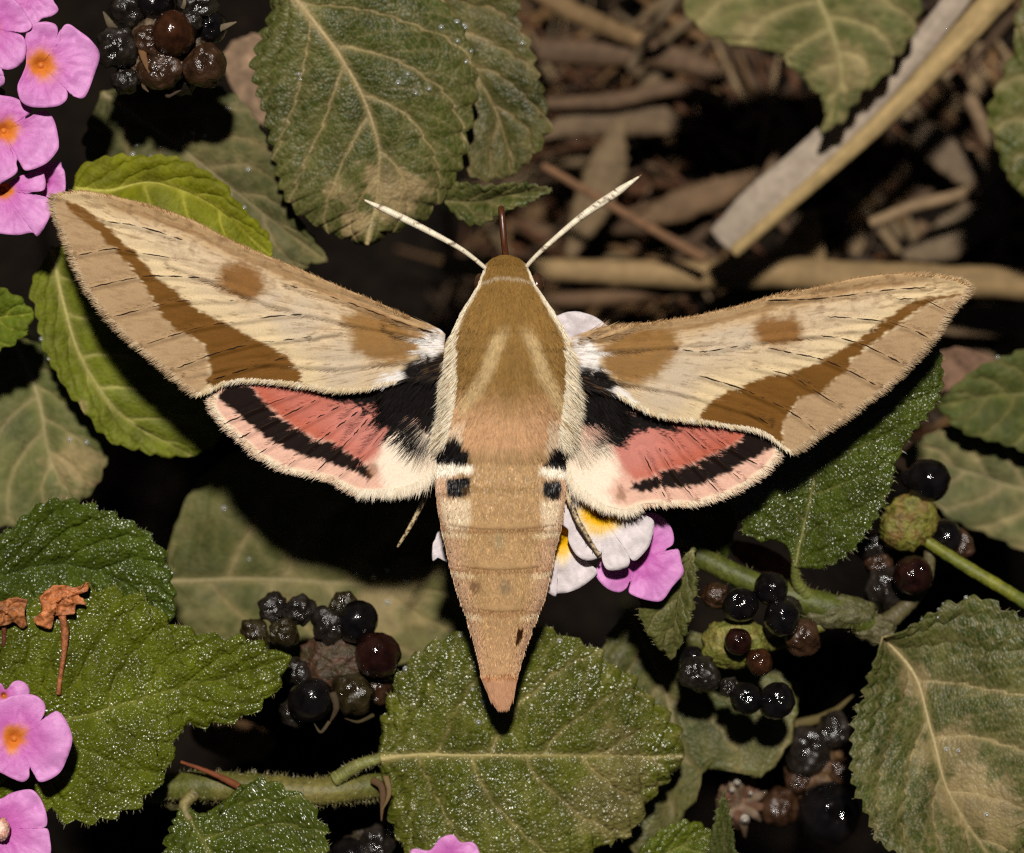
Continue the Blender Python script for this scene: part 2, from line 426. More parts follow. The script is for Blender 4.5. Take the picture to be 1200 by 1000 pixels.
    for (dx, dy, dr, ds) in dust:
        r = np.hypot(XY[..., 0] - dx, XY[..., 1] - dy) + 2.0 * dr * (n1 - 0.5) + 0.8 * dr * (n2 - .5)
        dm = np.maximum(dm, ds * sstep(dr, dr * 0.45, r))
    dm = np.clip(dm + 0.7 * dustiness * np.exp(-(vein_d / (vw * 2.4)) ** 2), 0, 0.92)
    c = c * (1 - dm[..., None]) + DUST * dm[..., None]
    vm = (vmask * 0.88)[..., None]
    c = c * (1 - vm) + lin(*vein) * vm
    vc = np.broadcast_to(lin(*vein) * 0.7, c.shape)
    m3 = M(XY[..., 0], XY[..., 1], zz)
    F = grid_faces(nu, len(vv))
    e1 = m3[1:, :-1] - m3[:-1, :-1]; e2 = m3[:-1, 1:] - m3[:-1, :-1]
    if np.cross(e1, e2)[..., 2].mean() > 0: F = F[:, ::-1]   # picture y is flipped in the world
    o = make(name, m3.reshape(-1, 3), F, MAT[m], parent, col=c.reshape(-1, 3), attrs={'leafpos': lp.reshape(-1, 3), 'veincol': vc.reshape(-1, 3)})
    if solid:
        sm = o.modifiers.new('thickness', 'SOLIDIFY'); sm.thickness = 2.5 * S; sm.offset = -1
    n0 = nv - 1
    if midrib:
        path = m3[::max(1, nu // 24), n0] + np.array([0, 0, 0.3])
        Vt, Ft = tube_data(path, np.linspace(vw * 1.5, 0.8, 12), ns=8, n=60)
        make('midrib', Vt, Ft, MAT['vein'], o, col=lin(*vein) * 0.95)
    flat = m3.reshape(-1, 3)
    if dew or len(drops):
        k = rs.choice(len(flat), max(dew, 1), replace=False); cen = flat[k] + np.array([0, 0, 0.6]); rad = 0.8 + 1.4 * rs.rand(len(k)) ** 4
        if len(drops):
            q = []
            for (x, y) in drops:
                q.append(flat[np.argmin(np.hypot(XY[..., 0] - x, XY[..., 1] - y).ravel())] + np.array([0, 0, 1.0]))
            Vq, Fq = drop_mesh(np.array(q), 2.6 + 1.8 * rs.rand(len(q))); stuff(make('water_drop', Vq, Fq, MAT['drop'], o))
        Vd, Fd = drop_mesh(cen, rad)
        stuff(make('dew', Vd, Fd, MAT['dew'], o))
    if hairs:
        ia = rs.randint(2, nu - 1, hairs); sd = rs.rand(hairs) < 0.5
        j = np.where(sd, 0, len(vv) - 1); root = m3[ia, j]; inn = m3[ia, np.where(sd, 4, len(vv) - 5)]
        d = root - inn; d[:, 2] = rs.normal(0, 3, hairs); d += rs.normal(0, 0.5, (hairs, 3)) * np.linalg.norm(d, axis=1)[:, None] * 0.5
        Vh, Fh, Ch = strands(root, d, 3 + 4 * rs.rand(hairs), 0.6, np.broadcast_to(lin(150, 140, 95), (hairs, 3)), lift=1.0)
        stuff(make('hair', Vh, Fh, MAT['hair'], o, col=Ch))
    return o

def to_ground(x, y, z, r0=5, r1=7, lean=(0, 0), n=5, depth=25):
    """path from a picture position at depth z down into the soil, in metric units"""
    a = M(x, y, z); g = M(x, y, -1100)
    gx, gy = g[0] + lean[0], g[1] + lean[1]
    b = np.array([gx, gy, gz(gx, gy) - depth])
    t = np.linspace(0, 1, n)[:, None]
    p = a * (1 - t) + b * t
    p[1:-1, 0] += np.sin(np.pi * t[1:-1, 0]) * 12
    return p

def leaf_thing(label, mid, A, B, z, green, stalk_r=4.5, lean=(0, 0), stalk_col=(88, 92, 42), group='lantana leaves around the moth', **k):
    base = M(mid[0][0], mid[0][1], z[0])
    p = to_ground(mid[0][0], mid[0][1], z[0] - 1, lean=lean)
    t = thing('lantana_leaf', label, 'leaf', p[-1], group)
    leaf('blade', t, mid, A, B, z, green, **k)
    V, F = tube_data(p, [stalk_r * 0.8, stalk_r, stalk_r * 1.2], ns=8)
    make('stalk', V, F, MAT['stem'], t, col=lin(*stalk_col))
    return t

# --- top left group
leaf_thing('large dark green toothed leaf under the left antenna, pale dust patch at its tip',
    [(322, -30), (347, 0), (400, 68), (433, 133), (445, 195), (430, 287)],
    [(322, -30), (318, 14), (306, 45), (296, 75), (300, 100), (310, 135), (318, 168), (324, 200), (335, 232), (355, 253), (384, 270), (410, 280), (430, 287)],
    [(322, -30), (400, -45), (480, -30), (540, 30), (557, 85), (556, 120), (548, 165), (540, 195), (524, 225), (500, 252), (472, 264), (450, 277), (430, 287)],
    (-130, -165), lin(74, 82, 36), vein=(172, 152, 108), m='leaf_dusty', nveins=5, teeth=20, tooth=7, dust=[(466, 232, 52, .9), (412, 258, 40, .85), (395, 225, 26, .6)], dustiness=0.28, nu=190, nv=60, dew=160, seed=1,
    side=(-30, -25), drops=[(545, 32), (546, 74), (543, 30), (479, 88), (466, 97), (488, 108), (502, 105), (535, 26), (517, 31), (536, 50), (552, 60), (351, 86), (353, 94)], vw=3.2, sweep=.5)
leaf_thing('dusty green leaf tucked behind the large leaf, its edge beside the straw litter',
    [(500, -40), (545, 60), (585, 140), (600, 205)],
    [(500, -40), (490, 60), (520, 150), (555, 208), (600, 205)],
    [(500, -40), (600, -10), (608, 25), (622, 55), (632, 90), (643, 135), (646, 150), (632, 175), (612, 195), (600, 205)],
    (-215, -225), lin(72, 76, 38), vein=(140, 122, 82), m='leaf_dusty', nveins=5, teeth=16, tooth=6, dustiness=0.45, nu=120, nv=40, dew=25, seed=2, drops=[(612, 52), (556, 92)], vw=3)
leaf_thing('small curled leaf edge pointing to the tip of the proboscis',
    [(520, 236), (560, 236), (600, 228), (647, 222)],
    [(520, 236), (535, 214), (570, 217), (610, 214), (647, 222)],
    [(520, 236), (545, 261), (567, 263), (590, 249), (620, 238), (647, 222)],
    (-190, -170), lin(70, 80, 34), vein=(130, 120, 80), m='leaf_dusty', nveins=4, teeth=10, tooth=4, dustiness=0.35, nu=70, nv=24, dew=8, seed=3, fold=18)
leaf_thing('bright yellow-green rounded leaf behind the tip half of the left forewing',
    [(88, 222), (130, 224), (180, 214), (250, 240), (318, 300)],
    [(88, 222), (92, 200), (112, 187), (142, 182), (177, 183), (205, 184), (236, 198), (262, 215), (276, 235), (296, 256), (314, 277), (318, 300)],
    [(88, 222), (100, 260), (150, 300), (220, 320), (318, 300)],
    (-135, -150), lin(122, 122, 20), vein=(165, 158, 60), m='leaf_dull', nveins=5, teeth=14, tooth=4, nu=120, nv=40, dew=8, seed=4, drops=[(271, 230), (290, 240)], quilt=5, vw=3.2, dustiness=0.0, rugose=.6)
leaf_thing('dull grey-green blurred leaf in the shadow of the dried berry cluster',
    [(120, 110), (200, 165), (290, 235), (383, 305)],
    [(120, 110), (200, 90), (275, 112), (310, 160), (338, 235), (383, 305)],
    [(120, 110), (100, 180), (180, 260), (260, 310), (330, 318), (383, 305)],
    (-250, -235), lin(82, 84, 48), vein=(128, 116, 80), m='leaf_dull', nveins=6, teeth=18, tooth=5, dustiness=0.5, nu=120, nv=40, dew=14, seed=5, drops=[(160, 172), (157, 183), (177, 184), (187, 173), (227, 156), (212, 192), (270, 128), (268, 126), (291, 199), (240, 160)], vw=3.4)
# --- left edge
leaf_thing('yellow-green leaf with ochre scalloped edge, half shaded by the left forewing',
    [(62, 292), (72, 345), (95, 420), (140, 485), (226, 534)],
    [(62, 292), (40, 325), (36, 345), (43, 368), (48, 400), (62, 430), (77, 456), (97, 480), (117, 506), (134, 520), (160, 527), (188, 534), (226, 534)],
    [(62, 292), (120, 285), (200, 360), (270, 450), (260, 510), (226, 534)],
    (-170, -200), lin(108, 114, 28), vein=(170, 160, 95), m='leaf_dull', nveins=6, teeth=16, tooth=4.5, nu=150, nv=44, dew=8, seed=6, dust=[(52, 440, 14, .7), (95, 478, 12, .7)], vw=3.0, quilt=4, rugose=.6, drops=[(54, 421), (47, 396)])
leaf_thing('grey-green blurred leaf with a tan stain, below the ochre-edged leaf',
    [(15, 395), (45, 465), (58, 530), (82, 592)],
    [(15, 395), (-60, 420), (-70, 540), (-30, 600), (0, 617), (40, 612), (82, 592)],
    [(15, 395), (70, 415), (112, 478), (128, 523), (120, 555), (104, 580), (82, 592)],
    (-290, -270), lin(92, 98, 52), vein=(150, 138, 95), m='leaf_dull', nveins=5, teeth=14, tooth=4, dust=[(66, 542, 36, .75), (0, 535, 30, .4)], dustiness=0.25, nu=110, nv=40, dew=8, seed=7, drops=[(103, 519), (82, 516)], vw=3.2)
leaf_thing('small bright lime leaf tip with a toothed edge, jutting above a grey-green leaf',
    [(-70, 372), (-10, 372), (38, 367)],
    [(-70, 372), (-35, 330), (0, 337), (24, 351), (38, 367)],
    [(-70, 372), (-35, 420), (0, 411), (28, 394), (38, 367)],
    (-150, -140), lin(98, 112, 28), vein=(150, 150, 60), m='leaf_dull', nveins=4, teeth=8, tooth=5, nu=70, nv=28, dew=6, seed=8)
# --- lower left
leaf_thing('dark green rugose leaf with scalloped edge above the dried orange flowers',
    [(-50, 690), (60, 662), (140, 680), (203, 722)],
    [(-50, 690), (-20, 640), (10, 622), (45, 592), (80, 585), (120, 597), (165, 618), (192, 648), (203, 690), (203, 722)],
    [(-50, 690), (0, 740), (100, 752), (170, 748), (203, 722)],
    (-125, -120), lin(66, 84, 28), vein=(84, 98, 42), m='leaf_wet', nveins=6, teeth=16, tooth=7, nu=190, nv=64, dew=1100, seed=9, rugose=2.4, hairs=160, quilt=7, vw=2)
leaf_thing('large glistening green leaf with a coarse toothed edge, behind pink florets',
    [(-60, 868), (77, 843), (133, 829), (200, 809), (267, 793), (340, 770)],
    [(-60, 868), (-50, 790), (0, 735), (50, 700), (100, 690), (135, 691), (173, 703), (194, 726), (220, 738), (247, 744), (293, 750), (317, 762), (340, 770)],
    [(-60, 868), (-30, 920), (30, 950), (58, 950), (78, 962), (108, 964), (147, 952), (180, 928), (198, 896), (205, 868), (215, 853), (253, 849), (280, 843), (300, 832), (320, 812), (340, 770)],
    (-85, -95), lin(84, 98, 26), vein=(122, 124, 52), m='leaf_wet', nveins=8, teeth=17, tooth=10, nu=230, nv=80, dew=2300, seed=10, rugose=2.6, hairs=220, quilt=6, vw=2.2)
# --- behind, centre left
leaf_thing('big blurred grey-green leaf with pale midrib, behind the brown berry cluster',
    [(195, 682), (300, 679), (400, 684), (500, 692), (570, 705)],
    [(195, 682), (203, 625), (240, 556), (330, 510), (450, 530), (545, 620), (570, 705)],
    [(195, 682), (220, 740), (300, 775), (400, 795), (480, 775), (540, 750), (570, 705)],
    (-330, -320), lin(88, 90, 48), vein=(132, 120, 80), m='leaf_dull', nveins=5, teeth=16, tooth=3, dustiness=0.5, dust=[(470, 730, 60, .6), (350, 690, 40, .5)], nu=130, nv=44, dew=14, seed=11, drops=[(264, 597), (293, 657), (454, 706), (439, 674), (476, 680), (455, 670), (419, 672)], vw=3.6)
# --- lower right, behind
leaf_thing('dull chewed leaf with ragged lower edge behind the shiny black berries',
    [(735, 715), (775, 800), (790, 880), (765, 1015)],
    [(735, 715), (800, 735), (895, 775), (932, 815), (926, 868), (908, 895), (890, 912), (884, 884), (857, 880), (830, 894), (820, 922), (800, 958), (765, 1015)],
    [(735, 715), (704, 765), (700, 850), (700, 950), (765, 1015)],
    (-255, -235), lin(76, 82, 42), vein=(128, 116, 78), m='leaf_dusty', nveins=5, teeth=14, tooth=5, dustiness=0.4, nu=130, nv=44, dew=14, seed=12, vw=3)
leaf_thing('small leaf with fuzzy pointed tip hanging below the pink floret',
    [(812, 645), (795, 700), (787, 772)],
    [(812, 645), (765, 680), (749, 712), (761, 744), (787, 772)],
    [(812, 645), (816, 690), (803, 742), (787, 772)],
    (-100, -110), lin(74, 80, 36), vein=(130, 124, 80), m='leaf_dusty', nveins=4, teeth=9, tooth=4, dustiness=0.2, nu=80, nv=28, dew=20, seed=13, hairs=60)
# --- top right
leaf_thing('dusty green leaf with drawn-out tip casting a toothed shadow on the pale sheath',
    [(930, -60), (962, 5), (981, 55), (986, 95), (963, 155)],
    [(930, -60), (830, -50), (800, -5), (815, 30), (855, 50), (897, 54), (930, 80), (966, 117), (968, 140), (963, 155)],
    [(930, -60), (1050, -60), (1078, 0), (1070, 38), (1052, 65), (1040, 85), (1015, 105), (998, 125), (986, 142), (963, 155)],
    (-425, -452), lin(84, 90, 44), vein=(158, 146, 98), m='leaf_dull', nveins=6, teeth=15, tooth=6, dustiness=0.55, dust=[(870, 30, 40, .5), (990, 85, 34, .5)], nu=130, nv=44, dew=6, seed=14, vw=3.4)
leaf_thing('rugose green leaf with warty edge beside the dry grass culm',
    [(1300, 100), (1240, 150), (1196, 224)],
    [(1300, 100), (1230, -20), (1192, 15), (1187, 60), (1158, 130), (1168, 170), (1180, 205), (1196, 224)],
    [(1300, 100), (1290, 200), (1235, 245), (1196, 224)],
    (-400, -410), lin(80, 88, 38), vein=(150, 138, 92), m='leaf_dusty', nveins=5, teeth=16, tooth=6, dustiness=0.4, nu=110, nv=44, dew=40, seed=15, rugose=3)
# --- right edge
leaf_thing('blurred green leaf behind the tip of the right forewing, a lit droplet on it',
    [(1280, 470), (1180, 462), (1098, 475)],
    [(1280, 470), (1250, 395), (1190, 413), (1140, 435), (1098, 475)],
    [(1280, 470), (1260, 545), (1180, 522), (1130, 507), (1098, 475)],
    (-330, -330), lin(70, 80, 34), vein=(112, 108, 60), m='leaf_dull', nveins=5, teeth=12, tooth=4, dustiness=0.2, nu=90, nv=34, dew=5, seed=16, drops=[(1167, 419)], vw=3)
leaf_thing('blurred pale dusty leaf behind the green calyx of berries',
    [(1290, 600), (1180, 568), (1110, 545), (1058, 532)],
    [(1290, 600), (1250, 525), (1180, 508), (1110, 500), (1058, 532)],
    [(1290, 600), (1260, 670), (1170, 632), (1112, 606), (1076, 566), (1058, 532)],
    (-380, -380), lin(96, 98, 60), vein=(138, 128, 92), m='leaf_dull', nveins=5, teeth=12, tooth=4, dustiness=0.6, nu=90, nv=34, dew=5, seed=17, vw=3)
leaf_thing('narrow upright fuzzy leaf seen edge-on under the chewed leaf',
    [(846, 1060), (850, 1000), (848, 926)],
    [(846, 1060), (832, 1005), (838, 960), (848, 926)],
    [(846, 1060), (862, 1010), (856, 960), (848, 926)],
    (-180, -130), lin(70, 78, 36), vein=(120, 114, 74), m='leaf_dusty', nveins=6, teeth=14, tooth=3, nu=70, nv=20, dew=20, seed=18, hairs=60)
leaf_thing('bright green leaf tip at the foot of the narrow upright leaf',
    [(720, 1040), (780, 1000), (835, 975)],
    [(720, 1040), (760, 985), (800, 962), (835, 975)],
    [(720, 1040), (790, 1050), (840, 1020), (835, 975)],
    (-190, -190), lin(78, 94, 28), vein=(140, 140, 70), m='leaf_wet', nveins=5, teeth=10, tooth=5, nu=80, nv=28, dew=30, seed=19)
leaf_thing('dark green leaf in deep shade beneath the right hindwing',
    [(760, 560), (800, 600), (850, 655)],
    [(760, 560), (830, 545), (865, 590), (850, 655)],
    [(760, 560), (755, 610), (790, 650), (850, 655)],
    (-170, -200), lin(66, 78, 30), vein=(100, 100, 56), m='leaf_dusty', nveins=4, teeth=10, tooth=4, nu=70, nv=28, dew=6, seed=20)

# ------------------------------------------------------------------ stems and branches
def stem_part(name, parent, pts, radii, col, fuzz=0, seed=0, hair_len=7, ns=14):
    """pts (x,y,z) picture positions"""
    path = np.array([M(*p) for p in pts])
    V, F = tube_data(path, radii, ns=ns, n=70, rough=0.10, seed=seed)
    X = V[:, 0]; n = fbm(V[:, 0] / 16, V[:, 1] / 16, seed); n2 = fbm(V[:, 0] / 60, V[:, 1] / 60, seed + 1)
    if len(col) == 2: c = lin(*col[0])[None] * (1 - sstep(.35, .65, n2))[:, None] + lin(*col[1])[None] * sstep(.35, .65, n2)[:, None]
    else: c = np.broadcast_to(lin(*col), (len(V), 3))
    c = c * (0.7 + 0.6 * n)[:, None]
    o = make(name, V, F, MAT['stem'], parent, col=c)
    if fuzz:
        rs = np.random.RandomState(seed + 5)
        k = rs.randint(0, 70 * ns, fuzz); cen = V[:70 * ns].reshape(70, ns, 3).mean(1)[k // ns]
        root = V[k]; d = (root - cen) / (np.linalg.norm(root - cen, axis=1)[:, None] + 1e-6) + rs.normal(0, .55, (fuzz, 3))
        Vh, Fh, Ch = strands(root, d, hair_len * (0.4 + 0.8 * rs.rand(fuzz)), 0.55, np.broadcast_to(lin(140, 130, 84), (fuzz, 3)), lift=0)
        stuff(make('hair', Vh, Fh, MAT['hair'], o, col=Ch))
    return o

# berries --------------------------------------------------------------
def berry_mesh(name, seed, wrinkle, m):
    nu, nv = 26, 34
    th = np.linspace(0.0, np.pi, nu); ph = np.linspace(0, 2 * np.pi, nv, endpoint=False)
    T, Pp = np.meshgrid(th, ph, indexing='ij')
    d = np.stack([np.sin(T) * np.cos(Pp), np.sin(T) * np.sin(Pp), np.cos(T)], -1)
    r = 1 + wrinkle * (fbm(d[..., 0] * 2.1 + 5 + seed, d[..., 1] * 2.1 + d[..., 2] * 1.7, seed) - 0.5) * 2
    r = r + wrinkle * 0.5 * (fbm(d[..., 0] * 6 + seed, d[..., 1] * 6 + d[..., 2] * 5, seed + 3) - 0.5)
    r = r - 0.12 * np.exp(-(T / 0.25) ** 2)
    V = (d * r[..., None]).reshape(-1, 3)
    me = bpy.data.meshes.new(name)
    me.from_pydata(V.tolist(), [], grid_faces(nu, nv, True)[:, ::-1].tolist()); me.polygons.foreach_set('use_smooth', np.ones(len(me.polygons), bool))
    me.update()
    return me
def berry_material(name, rgb, rgb2, m):
    c = mat(name, col=lin(*rgb), rough=0.1 if m == 'wet' else 0.27, spec=0.55, vary=0.6, vscale=1.7, bump=0.4 if m == 'wet' else 0.55, bscale=2.2 if m == 'wet' else 2.4, bdist=6 if m == 'wet' else 9, roughvar=0.05 if m == 'wet' else 0.18)
    return c
BM = dict(black=berry_material('berry_black', (17, 14, 14), None, 'wet'), brown=berry_material('berry_brown', (54, 30, 16), None, 'wet'),
          maroon=berry_material('berry_maroon', (34, 16, 12), None, 'wet'), dry=berry_material('berry_dry', (36, 30, 25), None, 'dry'),
          olive=berry_material('berry_olive', (44, 36, 18), None, 'dry'), drybrown=berry_material('berry_drybrown', (58, 38, 24), None, 'dry'))
BMESH = {}
for kind in BM:
    for v in range(2):
        me = berry_mesh('berry_' + kind, hash(kind) % 50 + v * 7 if False else (list(BM).index(kind) * 3 + v * 7), 0.09 if kind in ('black', 'brown', 'maroon') else 0.24, None)
        me.materials.append(BM[kind]); BMESH[kind, v] = me
def berry(parent, x, y, z, r, kind, seed):
    rs = np.random.RandomState(seed)
    o = bpy.data.objects.new('berry', BMESH[kind, seed % 2]); COL.objects.link(o)
    o.parent = parent
    base = np.zeros(3); p = parent
    while p is not None: base += np.array(p.location); p = p.parent
    o.location = Wd(M(x, y, z)) - base
    o.rotation_euler = (rs.uniform(-.5, .5), rs.uniform(-.5, .5), rs.uniform(0, 6.28))
    s = r * S * (D - z) / D; o.scale = (s * rs.uniform(.95, 1.05), s * rs.uniform(.92, 1.04), s * rs.uniform(.9, 1.05))
    return o
def core_mesh(name, parent, x, y, z, rx, ry, rz, rgb, seed, rgb2=None):
    nu, nv = 30, 40
    th = np.linspace(0, np.pi, nu); ph = np.linspace(0, 2 * np.pi, nv, endpoint=False)
    T, Pp = np.meshgrid(th, ph, indexing='ij')
    d = np.stack([np.sin(T) * np.cos(Pp), np.sin(T) * np.sin(Pp), np.cos(T)], -1)
    r = 1 + 0.5 * (fbm(d[..., 0] * 2.5 + seed, d[..., 1] * 2.5 + d[..., 2] * 2, seed) - 0.5) + 0.3 * (fbm(d[..., 0] * 8 + seed, d[..., 1] * 8 + d[..., 2] * 6, seed) - .5)
    V = M(x, y, z) + (d * r[..., None] * np.array([rx, ry, rz])).reshape(-1, 3)
    n = fbm(V[:, 0] / 10, V[:, 1] / 10, seed)
    c = lin(*rgb)[None] * (1 - sstep(.4, .7, n))[:, None] + lin(*(rgb2 or rgb))[None] * sstep(.4, .7, n)[:, None]
    return make(name, V, grid_faces(nu, nv, True), MAT['core'], parent, col=c)
def bract(parent, pts, w, rgb, seed=0, name='bract'):
    path = np.array([M(*p) for p in pts]); V, F = tube_data(path, [w, w * .8, w * .15], ns=8, n=24, flat=0.35, rough=0.2, seed=seed)
    return make(name, V, F, MAT['straw'], parent, col=lin(*rgb))

def cluster(label, cat, core, berries, stalk_from, rgb_core, rgb_core2=None, seed=0, bracts=(), lean=(0, 0), cname='core', parts=()):
    p = to_ground(*stalk_from, lean=lean)
    t = thing('berry_cluster', label, cat, p[-1], 'clusters of old lantana berries')
    core_mesh(cname, t, *core, rgb_core, seed, rgb_core2)
    for k, bb in enumerate(berries): berry(t, *bb, seed * 31 + k)
    V, F = tube_data(p, [6, 7, 8], ns=8); make('stalk', V, F, MAT['stem'], t, col=lin(80, 78, 44))
    for k, (pts, w, rgb) in enumerate(bracts): bract(t, pts, w, rgb, seed + k)
    return t

cluster('dried grey-brown berry cluster beside the pink flower head, pointed bracts on it', 'berries', (190, 55, -95, 52, 45, 30),
    [(203, 40, -55, 27, 'brown'), (240, 77, -75, 25, 'drybrown'), (137, 57, -75, 25, 'dry'), (148, 95, -90, 17, 'dry'), (188, 82, -72, 27, 'drybrown'), (247, 32, -85, 20, 'black'),
     (150, 12, -85, 23, 'dry'), (182, 4, -80, 22, 'black'), (230, 4, -80, 25, 'dry'), (175, 48, -70, 20, 'drybrown'), (215, 98, -100, 15, 'dry'), (222, 28, -62, 16, 'dry')],
    (190, 60, -110), (70, 54, 38), (110, 92, 70), 1,
    [([(136, 38, -80), (129, 28, -74), (121, 14, -70)], 6, (90, 80, 62)), ([(252, 36, -75), (264, 31, -70), (277, 26, -68)], 5, (104, 92, 72)), ([(176, 90, -70), (168, 100, -66), (174, 108, -66)], 4, (92, 70, 50)),
     ([(166, 58, -60), (170, 72, -52), (176, 88, -52)], 5, (110, 78, 48)), ([(200, 100, -80), (196, 112, -78), (212, 106, -80)], 4, (60, 46, 34)), ([(214, 10, -60), (216, 4, -56), (216, -6, -56)], 3, (100, 88, 70))])
cluster('brown rotting berry cluster, wet black berries around a fleshy core, behind pointed leaf', 'berries', (392, 776, -160, 42, 40, 26),
    [(320, 713, -160, 18, 'dry'), (351, 715, -150, 19, 'dry'), (333, 741, -140, 18, 'olive'), (298, 742, -165, 19, 'olive'), (384, 732, -140, 21, 'dry'), (419, 728, -135, 26, 'black'), (443, 768, -125, 28, 'maroon'),
     (414, 812, -140, 25, 'olive'), (364, 820, -130, 27, 'black'), (440, 806, -165, 22, 'drybrown'), (350, 788, -160, 18, 'dry'), (402, 708, -160, 16, 'olive'), (345, 835, -165, 18, 'dry')],
    (390, 780, -180), (74, 50, 34), (58, 48, 26), 2,
    [([(390, 812, -112), (394, 830, -108), (386, 848, -112)], 5, (58, 46, 28)), ([(386, 846, -112), (376, 858, -112), (368, 848, -116)], 2.5, (70, 58, 38)), ([(438, 838, -150), (420, 846, -142), (404, 842, -142)], 2.5, (62, 52, 28))])
cluster('black berries on a yellow-green warty calyx behind the dark green leaf', 'berries', (1064, 613, -190, 34, 34, 24),
    [(1087, 563, -185, 27, 'black'), (1066, 560, -190, 12, 'black'), (1107, 630, -215, 22, 'black'), (1122, 640, -225, 20, 'drybrown'), (1070, 674, -165, 24, 'maroon'), (1040, 690, -215, 26, 'dry'), (1020, 640, -230, 20, 'dry'), (1058, 700, -230, 22, 'drybrown'), (1030, 662, -225, 16, 'drybrown')],
    (1064, 640, -210), (110, 106, 40), (112, 88, 44), 4)
cluster('blurred dark shrivelled berry cluster on brown remains under the toothed leaf', 'berries', (955, 905, -300, 40, 34, 24),
    [(947, 880, -280, 29, 'dry'), (976, 856, -290, 22, 'dry'), (972, 954, -270, 38, 'black'), (914, 946, -290, 24, 'drybrown'), (935, 915, -285, 16, 'drybrown'), (985, 905, -290, 18, 'drybrown')],
    (955, 910, -320), (96, 72, 46), (80, 52, 34), 5,
    [([(930, 800, -300), (925, 850, -300), (940, 900, -300)], 10, (96, 86, 50)), ([(926, 852, -295), (970, 838, -300), (1000, 815, -310)], 7, (88, 76, 42))])
cluster('black shrivelled berries beneath the base of the broad wet leaf', 'berries', (430, 1000, -230, 34, 28, 20),
    [(410, 1005, -215, 24, 'black'), (440, 990, -215, 22, 'dry'), (462, 968, -225, 16, 'black'), (390, 1012, -225, 16, 'dry')], (430, 1005, -240), (54, 44, 30), None, 6)
# a dead pale flower head lower right
t = thing('withered_flower', 'withered pinkish-brown flower remains with white flecks under the chewed leaf', 'dried flower', to_ground(868, 948, -310)[-1])
core_mesh('core', t, 868, 940, -300, 30, 30, 18, (84, 62, 44), 9, (118, 92, 72))
rs_ = np.random.RandomState(3)
for k in range(11):
    a = k * 0.58 + rs_.rand() * .3; r = 22 + 16 * rs_.rand()
    bract(t, [(868 + 8 * math.cos(a), 942 + 8 * math.sin(a), -285), (868 + r * .7 * math.cos(a), 942 + r * .7 * math.sin(a), -276), (868 + r * math.cos(a), 942 + r * 1.1 * math.sin(a), -286)], 7, [(92, 64, 48), (112, 94, 76), (88, 70, 54)][k % 3], k, 'petal')
Vd, Fd = drop_mesh(np.array([M(864, 917, -266), M(873, 960, -264), M(858, 926, -268), M(880, 930, -270)]), np.array([4.5, 6, 3.5, 3]))
stuff(make('fleck', Vd, Fd, mat('white_fleck', col=lin(205, 195, 180), rough=0.6), t))
V, F = tube_data(to_ground(868, 948, -310), [6, 7, 8], ns=8); make('stalk', V, F, MAT['stem'], t, col=lin(80, 70, 44))

# branch on the right: green stem, grey node, two leaves, fruit head
bA = thing('lantana_branch', 'branch with pale grey node carrying shiny black berries and two big toothed leaves', 'branch', to_ground(1035, 742, -190)[-1])
stem_part('stem', bA, [(770, 625, -190), (830, 658, -170), (890, 686, -160), (950, 706, -158), (1000, 722, -165), (1035, 742, -175)], [12, 13, 14, 16, 19, 14], ((74, 80, 26), (80, 82, 34)), fuzz=220, seed=21)
core_mesh('node', bA, 985, 718, -160, 44, 20, 18, (80, 78, 42), 22, (96, 92, 62))
core_mesh('node', bA, 1024, 738, -168, 26, 17, 15, (86, 80, 50), 36, (104, 96, 70))
stem_part('stem', bA, [(1085, 634, -190), (1130, 663, -178), (1175, 690, -172), (1240, 730, -180)], [7, 8, 8, 9], ((112, 112, 34), (88, 96, 34)), seed=23)
stem_part('stem', bA, [(1032, 735, -185), (1060, 712, -195), (1085, 680, -205), (1090, 640, -200)], [12, 10, 8, 7], ((92, 84, 56), (80, 72, 46)), seed=29)
V, F = tube_data(to_ground(1030, 735, -178), [15, 17, 18, 18], ns=10); make('stem', V, F, MAT['stem'], bA, col=lin(86, 76, 50))
stem_part('stalk', bA, [(932, 660, -128), (934, 682, -140), (950, 704, -152)], [5, 7, 9], ((104, 108, 50), (96, 100, 44)), fuzz=50, seed=24)
leaf('leaf', bA, [(932, 664), (946, 600), (964, 535), (1015, 455), (1100, 395)],
    [(932, 664), (924, 642), (912, 632), (880, 630), (866, 612), (850, 560), (900, 480), (1000, 400), (1100, 395)],
    [(932, 664), (968, 664), (1000, 644), (1030, 602), (1044, 572), (1051, 540), (1066, 512), (1086, 488), (1104, 455), (1100, 395)],
    (-128, -120), lin(64, 80, 28), vein=(120, 118, 66), m='leaf_wet', nveins=6, teeth=22, tooth=5, nu=180, nv=60, dew=200, seed=25, rugose=2.2, hairs=100)
lf = leaf('leaf', bA, [(1033, 746), (1072, 792), (1092, 860), (1112, 930), (1150, 990), (1200, 1060)],
    [(1033, 746), (1060, 738), (1094, 716), (1120, 704), (1154, 700), (1182, 716), (1240, 740), (1290, 800), (1300, 900), (1260, 960), (1215, 985), (1200, 1060)],
    [(1033, 746), (1026, 770), (1017, 792), (1010, 815), (1000, 842), (997, 875), (998, 916), (1014, 953), (1028, 986), (1056, 1004), (1120, 1040), (1200, 1060)],
    (-165, -110), lin(72, 80, 36), vein=(170, 152, 108), m='leaf_dusty', nveins=5, teeth=24, tooth=8, dust=[(1150, 935, 60, .7), (1115, 880, 40, .5), (1075, 800, 26, .6), (1170, 960, 40, .6)], dustiness=0.3, nu=220, nv=80, dew=300, seed=26, sweep=0.55, vw=3.2,
    drops=[(1109, 878), (1122, 880), (1128, 693), (1157, 954), (1099, 724)], side=(25, 30), hairs=60)
